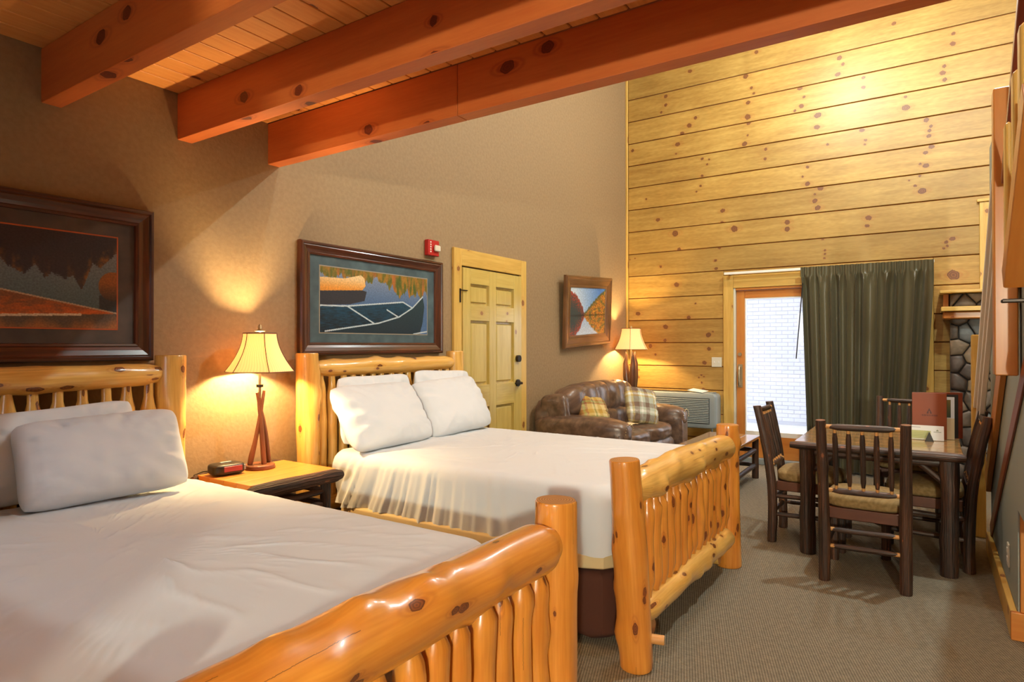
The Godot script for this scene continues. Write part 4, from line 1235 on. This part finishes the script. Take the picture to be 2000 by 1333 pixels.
# ---------------------------------------------------------------- pictures on the tan wall
func framed(label: String, pos: Vector3, w: float, h: float, fw: float, fmat: Material, matmat: Material, fil: Material, pm: Material, pw: float, ph: float, roll := 0.0, lean := 0.0) -> void:
	var t := thing("framed_picture", label, "picture", pos, "framed pictures")
	t.basis = Basis(Vector3.UP, PI / 2) * Basis(Vector3.BACK, roll) * Basis(Vector3.RIGHT, lean)
	var prof := [Vector2(0, 0), Vector2(0, 0.03), Vector2(0.08, 0.042), Vector2(0.2, 0.042), Vector2(0.26, 0.034), Vector2(0.34, 0.036), Vector2(0.6, 0.028), Vector2(0.78, 0.02), Vector2(0.84, 0.024), Vector2(0.96, 0.022), Vector2(1, 0.008)]
	var cs := [Vector2(-1, 1), Vector2(1, 1), Vector2(1, -1), Vector2(-1, -1)]
	for k in 4:
		var m := MB.new()
		var rows := []
		var uvs := []
		for e in 2:
			var c: Vector2 = cs[(k + e) % 4]
			var row := PackedVector3Array()
			var uv := PackedVector2Array()
			for q in prof:
				row.append(Vector3(c.x * (w / 2 - q.x * fw), c.y * (h / 2 - q.x * fw), q.y)); uv.append(Vector2(e * (w if k % 2 == 0 else h), q.x * 0.25))
			rows.append(row); uvs.append(uv)
		# each facet flat, so that the moulding reads
		for i in prof.size() - 1:
			var a: Vector3 = rows[0][i]
			var nn: Vector3 = (rows[1][i] - a).cross(rows[0][i + 1] - a).normalized()
			var mid2 := Vector3(cs[k].x + cs[(k + 1) % 4].x, cs[k].y + cs[(k + 1) % 4].y, 0) * 0.25 + Vector3(0, 0, 1)
			if nn.dot(mid2) < 0.0: nn = -nn
			if i == 0: nn = Vector3(cs[k].x + cs[(k + 1) % 4].x, cs[k].y + cs[(k + 1) % 4].y, 0).normalized()
			m.flat([a, rows[1][i], rows[1][i + 1], rows[0][i + 1]], nn, [uvs[0][i], uvs[1][i], uvs[1][i + 1], uvs[0][i + 1]])
		part(t, "frame_side", m.mesh(), fmat, true)
	part(t, "backing", bx(Vector3(0, 0, 0.004), Vector3(w - fw, h - fw, 0.006), 0.001), M.black, true)
	if matmat:
		part(t, "mat_board", bx(Vector3(0, 0, 0.008), Vector3(w - fw * 1.9, h - fw * 1.9, 0.004), 0.001, 1.5), matmat, true)
		part(t, "fillet", bx(Vector3(0, 0, 0.0105), Vector3(pw + 0.014, ph + 0.014, 0.003), 0.001), fil, true)
	var m2 := MB.new()
	var z := 0.0125
	m2.flat([Vector3(-pw / 2, ph / 2, z), Vector3(pw / 2, ph / 2, z), Vector3(pw / 2, -ph / 2, z), Vector3(-pw / 2, -ph / 2, z)], Vector3(0, 0, 1), [Vector2(0, 0), Vector2(1, 0), Vector2(1, 1), Vector2(0, 1)])
	part(t, "print", m2.mesh(), pm, true)

func pictures() -> void:
	framed("framed picture of an orange canoe on a dusky lake", Vector3(XL + 0.004, 1.723, -0.98), 1.4, 0.765, 0.088, M.frame, M.mat1, M.fillet, M.print1, 1.06, 0.447)
	framed("framed picture of a green canoe on blue water", Vector3(XL + 0.004, 1.722, -3.285), 1.4, 0.742, 0.085, M.frame, M.mat2, M.fillet2, M.print2, 1.06, 0.44)
	framed("small framed picture of an autumn lake above the loveseat", Vector3(XL + 0.055, 1.807, -6.57), 1.17, 0.8, 0.135, M.frame2, null, null, M.print3, 0.93, 0.56, 0.055, 0.06)
	var a := thing("fire_alarm", "red fire alarm strobe between picture and door", "alarm", Vector3(XL, 2.2, -3.87))
	part(a, "body", span(Vector3(XL, 2.135, -3.935), Vector3(XL + 0.045, 2.262, -3.8), 0.006), M.red)
	part(a, "strobe_lens", span(Vector3(XL + 0.045, 2.17, -3.93), Vector3(XL + 0.07, 2.222, -3.86), 0.01), flatmat(c8(220, 208, 190), 0.15))
	for k in 5:
		part(a, "lettering", span(Vector3(XL + 0.045, 2.16 + k * 0.019, -3.835), Vector3(XL + 0.0462, 2.171 + k * 0.019, -3.822), 0.0004), M.plastic)

# ---------------------------------------------------------------- sitting corner
func sitting() -> void:
	rng.seed = 17
	var t := thing("loveseat", "brown leather loveseat with a channelled back against the tan wall", "sofa", Vector3(-2.85, 0, -6.235))
	var none := func(_p: Vector3) -> float: return 0.0
	var crease := func(p: Vector3) -> float: return 0.006 * bumpy.get_noise_3d(p.x * 60.0, p.y * 60.0, p.z * 60.0)
	part(t, "base", span(Vector3(-3.26, 0.06, -7.1), Vector3(-2.46, 0.36, -5.36), 0.02, 2.0), M.leather)
	part(t, "back_frame", soft(Vector3(-3.2, 0.47, -6.235), Vector3(0.24, 0.84, 1.74), 8.0, none, Basis(), 16), M.leather)
	var chan := func(p: Vector3) -> float:
		var s := absf(sin((p.z * 0.5 + 0.5) * PI * 6.0))
		return (pow(s, 0.45) - 1.0) * 0.026 * clampf(p.x + p.y + 0.9, 0.0, 1.0) + 0.004 * bumpy.get_noise_3d(p.x * 40.0, p.y * 40.0, p.z * 200.0)
	part(t, "back_cushion", soft(Vector3(-3.03, 0.84, -6.235), Vector3(0.36, 0.37, 1.62), 3.2, chan, Basis(Vector3.BACK, 0.12), 60), M.leather)
	var chan2 := func(p: Vector3) -> float:
		return (pow(absf(sin((p.z * 0.5 + 0.5) * PI * 5.0)), 0.5) - 1.0) * 0.018 * clampf(p.x + 0.6, 0.0, 1.0)
	part(t, "lumbar_cushion", soft(Vector3(-2.98, 0.6, -6.235), Vector3(0.32, 0.3, 1.36), 3.4, chan2, Basis(), 40), M.leather)
	for z in [-5.915, -6.555]:
		part(t, "seat_cushion", soft(Vector3(-2.74, 0.47, z), Vector3(0.78, 0.2, 0.645), 4.0, crease, Basis(), 24), M.leather)
		part(t, "front_pad", soft(Vector3(-2.43, 0.26, z), Vector3(0.16, 0.32, 0.635), 4.0, crease, Basis(), 20), M.leather)
	for z in [-5.44, -7.06]:
		var a := part(t, "arm", soft(Vector3(-2.8, 0.34, z), Vector3(0.97, 0.6, 0.25), 9.0, none, Basis(), 20), M.leather)
		part(a, "arm_roll", soft(Vector3(-2.8, 0.595, z), Vector3(1.0, 0.27, 0.31), 3.3, func(p: Vector3) -> float: return 0.005 * bumpy.get_noise_3d(p.x * 90.0, p.y * 40.0, p.z * 40.0) - 0.006 * exp(-pow((p.x - 0.15) / 0.02, 2.0)) - 0.006 * exp(-pow((p.x + 0.45) / 0.02, 2.0)), Basis(), 36), M.leather)
		for k in 12:
			var an := PI * (k / 11.0)
			part(a, "nail_head", ball(Vector3(-2.303, 0.595 + sin(an) * 0.085, z + cos(an) * 0.095), Vector3.ONE * 0.006, 8), M.brass)
	part(t, "wing", soft(Vector3(-3.08, 0.76, -5.42), Vector3(0.3, 0.34, 0.1), 4.0, crease, Basis(Vector3.BACK, 0.15), 16), M.leather)
	part(t, "wing", soft(Vector3(-3.08, 0.76, -7.06), Vector3(0.3, 0.34, 0.1), 4.0, crease, Basis(Vector3.BACK, 0.15), 16), M.leather)
	for z in [-5.55, -6.95]:
		for x in [-3.2, -2.52]:
			part(t, "foot", pole(Vector3(x, 0, z), Vector3(x, 0.07, z), 0.025, 0.03), M.black)
	pillow("throw_pillow", "gold and brown plaid throw pillow on the loveseat, nearer the door", "pillow", "plaid throw pillows", Vector3(-2.76, 0.58, -5.72), 0.4, 0.36, 0.15, 28, -14, -8, M.plaid, 300.0)
	pillow("throw_pillow", "pale grey and gold plaid throw pillow leaning on the loveseat arm by the air conditioner", "pillow", "plaid throw pillows", Vector3(-2.56, 0.575, -6.42), 0.4, 0.42, 0.15, 24, -30, -10, M.plaid2, 340.0)
	# end table and lamp in the corner
	var e := thing("end_table", "small bark log end table in the corner beyond the loveseat", "table", Vector3(-3.1, 0, -7.45))
	for k in 3:
		part(e, "top_board", span(Vector3(-3.32, 0.57, -7.6 + k * 0.12), Vector3(-2.9, 0.6, -7.483 + k * 0.12), 0.003, 0.9, 0, rv()), M.night)
	for x in [-3.28, -2.94]:
		for z in [-7.56, -7.29]:
			part(e, "leg", timber(Vector3(x, 0, z), Vector3(x, 0.57, z), [Vector2(0, 0.03), Vector2(1, 0.028)], M.bark, M.peeled, 0.08, 10, 0.1), null)
	var c := Vector3(-3.12, 0.6, -7.42)
	var l := thing("table_lamp", "table lamp with dark horn shaped base in the corner of tan and plank walls", "lamp", c)
	part(l, "base", lathe(c, [Vector2(0.005, 0), Vector2(0.09, 0), Vector2(0.09, 0.02), Vector2(0.05, 0.03), Vector2(0.03, 0.04), Vector2(0.005, 0.045)]), M.horn)
	for k in 3:
		var an := k * TAU / 3 + 0.9
		var d := Vector3(cos(an), 0, sin(an))
		part(l, "horn", sweep([c + d * 0.015 + Vector3(0, 0.03, 0), c + d * 0.03 + Vector3(0, 0.2, 0), c + d * 0.06 + Vector3(0, 0.42, 0), c + d * 0.075 + Vector3(0, 0.58, 0), c + d * 0.062 + Vector3(0, 0.68, 0), c + d * 0.07 + Vector3(0, 0.73, 0)], [0.03, 0.042, 0.046, 0.032, 0.014, 0.003], 12), M.horn)
	part(l, "stem", pole(c + Vector3(0, 0.03, 0), c + Vector3(0, 0.84, 0), 0.008), M.brass)
	part(l, "light_bulb", ball(c + Vector3(0, 0.885, 0), Vector3(0.03, 0.048, 0.03)), M.bulb)
	lamp(l, c + Vector3(0, 0.885, 0), 1.8, Color(1.0, 0.84, 0.58), 0.03)
	bell_shade(l, c, 0.13, 0.225, 1.62, 1.358, 6, 0.2)
	part(l, "finial", lathe(c + Vector3(0, 1.02, 0), [Vector2(0.002, 0), Vector2(0.02, 0.004), Vector2(0.01, 0.012), Vector2(0.012, 0.025), Vector2(0.001, 0.035)], 12), M.brass)
	# coffee table
	var k := thing("coffee_table", "low coffee table with a pale glossy top and dark bark legs", "table", Vector3(-1.77, 0, -6.45))
	for i in 4:
		part(k, "top_board", span(Vector3(-2.04 + i * 0.135, 0.42, -7.05), Vector3(-1.907 + i * 0.135, 0.45, -5.9), 0.004, 0.9, 2, rv()), M.top)
	for x in [-2.0, -1.54]:
		for z in [-7.0, -5.95]:
			part(k, "leg", timber(Vector3(x, 0, z), Vector3(x, 0.42, z), [Vector2(0, 0.035), Vector2(1, 0.033)], M.bark, M.peeled, 0.08, 12, 0.08), null)
		for y in [0.3, 0.14]:
			part(k, "rail", timber(Vector3(x, y, -7.0), Vector3(x, y, -5.95), [Vector2(0, 0.016), Vector2(0.05, 0.024), Vector2(0.95, 0.024), Vector2(1, 0.016)], M.bark, M.peeled, 0.1, 12, 0.06), null)
	for z in [-7.0, -5.95]:
		for y in [0.3, 0.14]:
			part(k, "rail", timber(Vector3(-2.0, y, z), Vector3(-1.54, y, z), [Vector2(0, 0.016), Vector2(0.05, 0.024), Vector2(0.95, 0.024), Vector2(1, 0.016)], M.bark, M.peeled, 0.1, 12, 0.06), null)

# ---------------------------------------------------------------- dining set
func make_chair(label: String) -> Node3D:
	var t := thing("dining_chair", label, "chair", Vector3.ZERO, "bark log dining chairs")
	for s in [-1.0, 1.0]:
		part(t, "back_post", timber(Vector3(s * 0.208, 0, 0.215), Vector3(s * 0.214, 0.972, 0.315), [Vector2(0, 0.032), Vector2(0.5, 0.031), Vector2(1, 0.028)], M.bark, M.twig, 0.1, 12, 0.04, 0.004, 4, 0.62, Vector3(0, 0, -0.04)), null, true)
		part(t, "front_leg", timber(Vector3(s * 0.205, 0, -0.23), Vector3(s * 0.205, 0.43, -0.23), [Vector2(0, 0.029), Vector2(1, 0.028)], M.bark, M.twig, 0.1, 12, 0.05), null, true)
		for y in [0.33, 0.2]:
			part(t, "stretcher", timber(Vector3(s * 0.206, y, 0.21), Vector3(s * 0.205, y + 0.01, -0.23), [Vector2(0, 0.011), Vector2(0.1, 0.016), Vector2(0.9, 0.016), Vector2(1, 0.011)], M.bark, M.peeled, 0.08, 10, 0.06), null, true)
	for q in [[0.935, 0.3, 0.02], [0.545, 0.215, 0.018], [0.31, 0.204, 0.017], [0.21, 0.207, 0.017]]:
		part(t, "back_rail", timber(Vector3(-0.168, q[0], q[1]), Vector3(0.168, q[0] + 0.006, q[1]), [Vector2(0, 0.012), Vector2(0.04, q[2]), Vector2(0.96, q[2]), Vector2(1, 0.012)], M.bark, M.peeled, 0.1, 12, 0.04, 0.003), null, true)
		part(t, "tenon", pole(Vector3(-0.2, q[0], q[1]), Vector3(0.2, q[0] + 0.006, q[1]), 0.0125, -1.0, 8), M.peeled, true)
	for k in 5:
		var x := -0.142 + k * 0.071
		part(t, "spindle", timber(Vector3(x, 0.58, 0.222), Vector3(x, 0.9, 0.292), [Vector2(0, 0.011), Vector2(0.04, 0.0145), Vector2(0.5, 0.0145), Vector2(0.96, 0.0145), Vector2(1, 0.011)], M.bark, M.peeled, 0.05, 10, 0.03, 0.003, 1), null, true)
		part(t, "tenon", pole(Vector3(x, 0.552, 0.216), Vector3(x, 0.928, 0.298), 0.0095, -1.0, 8), M.peeled, true)
	part(t, "front_rail", timber(Vector3(-0.205, 0.3, -0.23), Vector3(0.205, 0.3, -0.23), [Vector2(0, 0.011), Vector2(0.1, 0.016), Vector2(0.9, 0.016), Vector2(1, 0.011)], M.bark, M.peeled, 0.08, 10, 0.06), null, true)
	part(t, "seat_board", bx(Vector3(0, 0.405, -0.015), Vector3(0.4, 0.07, 0.4), 0.006, 0.9), M.walnut, true)
	part(t, "seat_cushion", soft(Vector3(0, 0.475, -0.02), Vector3(0.43, 0.085, 0.43), 4.5, func(p: Vector3) -> float: return 0.02 * maxf(p.y, 0.0) * (1 - p.x * p.x) * (1 - p.z * p.z), Basis(), 20, 3.0), M.seat, true)
	return t

func dining() -> void:
	rng.seed = 23
	var t := thing("dining_table", "square dining table with a glossy plank top and bark log legs", "table", Vector3(-0.295, 0, -5.17))
	for k in 7:
		var z := -5.74 + k * 0.16
		part(t, "top_board", span(Vector3(-0.765, 0.735, z), Vector3(0.168, 0.765, z + 0.158), 0.003, 0.9, 0, rv()), M.top)
	for z in [-5.75, -4.615]:
		part(t, "edge_log", timber(Vector3(-0.79, 0.738, z), Vector3(0.184, 0.738, z), [Vector2(0, 0.022), Vector2(0.04, 0.028), Vector2(0.96, 0.028), Vector2(1, 0.022)], M.bark, M.twig, 0.08, 12, 0.05), null)
	for x in [-0.69, 0.1]:
		for z in [-4.69, -5.66]:
			part(t, "leg", timber(Vector3(x, 0, z), Vector3(x, 0.735, z), [Vector2(0, 0.05), Vector2(0.5, 0.047), Vector2(1, 0.05)], M.bark, M.twig, 0.08, 16, 0.05, 0.004, 4), null)
			var s := 1.0 if x < -0.3 else -1.0
			part(t, "brace", timber(Vector3(x + s * 0.02, 0.56, z), Vector3(x + s * 0.2, 0.72, z), [Vector2(0, 0.02), Vector2(1, 0.02)], M.bark, M.twig, 0.1, 10, 0.05), null)
	for z in [-4.69, -5.66]:
		part(t, "apron", timber(Vector3(-0.69, 0.69, z), Vector3(0.1, 0.69, z), [Vector2(0, 0.02), Vector2(0.06, 0.03), Vector2(0.94, 0.03), Vector2(1, 0.02)], M.bark, M.twig, 0.08, 12, 0.06), null)
	for x in [-0.69, 0.1]:
		part(t, "apron", timber(Vector3(x, 0.69, -4.69), Vector3(x, 0.69, -5.66), [Vector2(0, 0.02), Vector2(0.06, 0.03), Vector2(0.94, 0.03), Vector2(1, 0.02)], M.bark, M.twig, 0.08, 12, 0.06), null)
	var says := ["bark log dining chair with its back towards the beds", "bark log dining chair on the coffee table side of the dining table", "bark log dining chair on the stair side of the dining table", "bark log dining chair by the curtain at the dining table"]
	var at := [Vector3(-0.322, 0, -4.425), Vector3(-0.735, 0, -5.03), Vector3(-0.01, 0, -5.03), Vector3(-0.14, 0, -5.99)]
	var turn := [0.0, -PI / 2, PI / 2, PI]
	var c0 := make_chair(says[0])
	for k in 4:
		var c: Node3D = c0
		if k > 0:
			c = c0.duplicate()
			c.name = numbered("dining_chair")
			add_child(c)
			c.set_meta("label", says[k])
		c.position = at[k]
		c.rotation.y = turn[k]
	# guest folder, leaflet and tent card
	var b := thing("guest_folder", "open brown guest folder standing on the dining table", "folder", Vector3(-0.1, 0.766, -5.2))
	var xf := Transform3D(Basis(Vector3.UP, 0.02), Vector3(-0.1, 0.766, -5.2))
	part(b, "front_cover", bx(Vector3(0.1, 0.16, 0), Vector3(0.2, 0.318, 0.006), 0.002, 1.0, 0, Vector2.ZERO, xf), M.redwood)
	var m := MB.new()
	var z := 0.0036
	m.flat([xf * Vector3(0.002, 0.317, z), xf * Vector3(0.198, 0.317, z), xf * Vector3(0.198, 0.003, z), xf * Vector3(0.002, 0.003, z)], xf.basis.z, [Vector2(0, 0), Vector2(1, 0), Vector2(1, 1), Vector2(0, 1)])
	part(b, "cover_print", m.mesh(), M.cover)
	var xb := Transform3D(Basis(Vector3.UP, 0.42), Vector3(-0.1, 0.766, -5.206))
	part(b, "back_cover", bx(Vector3(0.16, 0.16, 0), Vector3(0.32, 0.318, 0.006), 0.002, 1.0, 0, Vector2.ZERO, xb), M.redwood)
	part(b, "inner_page", bx(Vector3(0.15, 0.155, 0.005), Vector3(0.28, 0.3, 0.002), 0.0005, 1.0, 0, Vector2.ZERO, xb), M.acdark)
	var br := thing("brochure", "narrow tourist brochure tucked in the open guest folder", "brochure", Vector3(0.15, 0.767, -5.25))
	var m3 := MB.new().box(Vector3(0, 0.145, 0), Vector3(0.1, 0.29, 0.004), 0.001)
	for i in m3.v.size(): m3.t[i] = Vector2(m3.v[i].x / 0.1 + 0.5, 1.0 - m3.v[i].y / 0.29)
	part(br, "leaf", m3.mesh(), M.brochure, true)
	br.position = Vector3(0.096, 0.767, -5.238)
	br.rotation.y = 0.3
	var lf := thing("tent_card", "white and green tent card before the brown guest folder", "card", Vector3(-0.01, 0.767, -5.13))
	var m4 := MB.new().box(Vector3(0, 0.05, 0), Vector3(0.185, 0.1, 0.003), 0.001)
	for i in m4.v.size(): m4.t[i] = Vector2(m4.v[i].x / 0.185 + 0.5, 1.0 - m4.v[i].y / 0.1)
	part(lf, "front_leaf", m4.mesh(), M.leaf, true)
	lf.get_child(0).rotation.x = -0.25
	var m5 := MB.new().box(Vector3(0, 0.05, 0), Vector3(0.185, 0.1, 0.003), 0.001)
	part(lf, "rear_leaf", m5.mesh(), M.paper, true)
	lf.get_child(1).rotation.x = 0.25
	lf.get_child(1).position = Vector3(0, 0, -0.05)
	var tr := MB.new()
	var pz := [0.0, 0.045]
	for k in 3:
		var pa := [Vector2(-0.026, 0), Vector2(0.026, 0), Vector2(0, 0.066)]
		var a: Vector2 = pa[k]
		var c: Vector2 = pa[(k + 1) % 3]
		var e: Vector2 = c - a
		tr.flat([Vector3(a.x, a.y, 0), Vector3(c.x, c.y, 0), Vector3(c.x, c.y, 0.03), Vector3(a.x, a.y, 0.03)], Vector3(e.y, -e.x, 0).normalized(), [])
	tr.flat([Vector3(-0.026, 0, 0.03), Vector3(0.026, 0, 0.03), Vector3(0, 0.066, 0.03)], Vector3(0, 0, 1), [])
	tr.flat([Vector3(-0.026, 0, 0), Vector3(0.026, 0, 0), Vector3(0, 0.066, 0)], Vector3(0, 0, -1), [])
	var st := single("card_prism", tr.mesh(), M.black, "small black triangular prism before the white tent card", "stand")  # a plain black triangular prism
	st.position = Vector3(0.0, 0.766, -5.1)

func details() -> void:
	# curtain on its track
	var t := thing("curtain_track", "white curtain track above the sliding door", "curtain track", Vector3(-1.0, 2.25, ZE))
	part(t, "bar", span(Vector3(-2.06, 2.258, -7.76), Vector3(0.05, 2.288, -7.735), 0.004), M.plastic)
	for x in [-2.0, -1.0, 0.0]:
		part(t, "bracket", span(Vector3(x - 0.012, 2.262, ZE), Vector3(x + 0.012, 2.28, -7.745), 0.002), M.plastic)
	var c := thing("curtain", "dark olive pleated curtain drawn over half of the sliding door", "curtain", Vector3(-0.6, 0, -7.7))
	var n := 420
	var front := []
	var back := []
	var uv := []
	for i in 31:
		var s := i / 30.0
		var y := lerpf(2.285, 0.03, s) if i > 5 else 2.285 - i * 0.024
		if i > 5: y = lerpf(2.165, 0.03, (i - 5) / 25.0)
		var head := 1.0 - smoothstep(2.13, 2.19, 2.285 + 2.165 - y) if false else smoothstep(2.12, 2.19, y)
		var dn := clampf((2.2 - y) / 2.2, 0, 1)
		var row := curtain_row(y, n, lerpf(-1.2, -1.13, dn), lerpf(0.045, -0.1, pow(dn, 1.2)), 0.06 * (0.7 + 0.3 * dn), head)
		var r2 := PackedVector3Array()
		var u := PackedVector2Array()
		for j in row.size():
			row[j].z += -7.68
			r2.append(row[j] + Vector3(0, 0, -0.004))
			u.append(Vector2(j / 40.0, y))
		front.append(row); back.append(r2); uv.append(u)
	var m := MB.new()
	m.grid(front, uv, Vector3(0, 0, 1))
	m.grid(back, uv, Vector3(0, 0, -1))
	part(c, "cloth", m.mesh(), M.curtain)
	single("curtain_wand", pole(Vector3(-1.165, 2.1, -7.6), Vector3(-1.235, 1.26, -7.6), 0.006), M.black, "thin dark pull wand hanging beside the curtain", "wand")
	# light switch
	var o := thing("wall_switch", "ivory double switch plate on the plank wall by the sliding door", "switch", Vector3(-2.17, 1.2, ZE))
	part(o, "plate", span(Vector3(-2.235, 1.143, ZE), Vector3(-2.113, 1.262, ZE + 0.008), 0.003), M.ivory)
	for x in [-2.2, -2.147]:
		part(o, "toggle", span(Vector3(x - 0.006, 1.19, ZE + 0.008), Vector3(x + 0.006, 1.215, ZE + 0.018), 0.002), M.plastic)
	# air conditioner under the planks
	var a := thing("air_conditioner", "grey wall air conditioner with louvres below the plank wall", "air conditioner", Vector3(-2.65, 0.4, ZE))
	part(a, "case", soft(Vector3(-2.66, 0.615, -7.725), Vector3(1.08, 0.43, 0.215), 14.0, func(_p: Vector3) -> float: return 0.0, Basis(), 24), M.acgrey)
	part(a, "vent", span(Vector3(-3.15, 0.825, -7.81), Vector3(-2.5, 0.836, -7.66), 0.002), M.acdark)
	part(a, "control_lid", span(Vector3(-2.48, 0.825, -7.81), Vector3(-2.17, 0.835, -7.66), 0.003), M.acgrey)
	for k in 14:
		part(a, "louvre", bx(Vector3(-2.69, 0.475 + k * 0.021, -7.612), Vector3(0.96, 0.014, 0.014), 0.003), M.acgrey)
	part(a, "slot_shade_panel", span(Vector3(-3.18, 0.455, -7.622), Vector3(-2.2, 0.77, -7.6165), 0.001), M.acshade)  # darker sheet stands in for the shade between the louvres
	part(a, "foot", pole(Vector3(-2.2, 0, -7.72), Vector3(-2.2, 0.42, -7.72), 0.012), M.acgrey)
	var p := single("paper_sheet", bx(Vector3.ZERO, Vector3(0.21, 0.003, 0.14), 0.0008), M.paper, "folded white paper lying on the air conditioner", "paper")
	p.position = Vector3(-2.37, 0.853, -7.71)
	p.rotation = Vector3(0.12, -0.25, -0.1)

func outside() -> void:
	single("ground", span(Vector3(-14, -0.3, -18), Vector3(10, -0.13, 14.0), 0.001), M.patio, "pale concrete ground outside the cabin", "ground", "", "structure")
	var t := thing("wall_outside", "white painted brick wall across the patio", "wall", Vector3(-2.4, 0, -13.0), "", "structure")
	part(t, "mortar", span(Vector3(-6, -0.14, -13.3), Vector3(1, 3.4, -12.994), 0.01), M.mortar)
	var hi := MB.new()
	rng.seed = 60
	for r in 44:
		var y := -0.06 + r * 0.076
		for k in 20:
			var x := -4.6 + k * 0.213 + (0.106 if r % 2 else 0.0)
			hi.box(Vector3(x, y + 0.034, -13.0 + rng.randf_range(-0.002, 0.002)), Vector3(0.203, 0.066, 0.02), 0.003)
	var a := part(t, "brickwork", hi.mesh(), M.brick)
	a.set_meta("kind", "stuff")
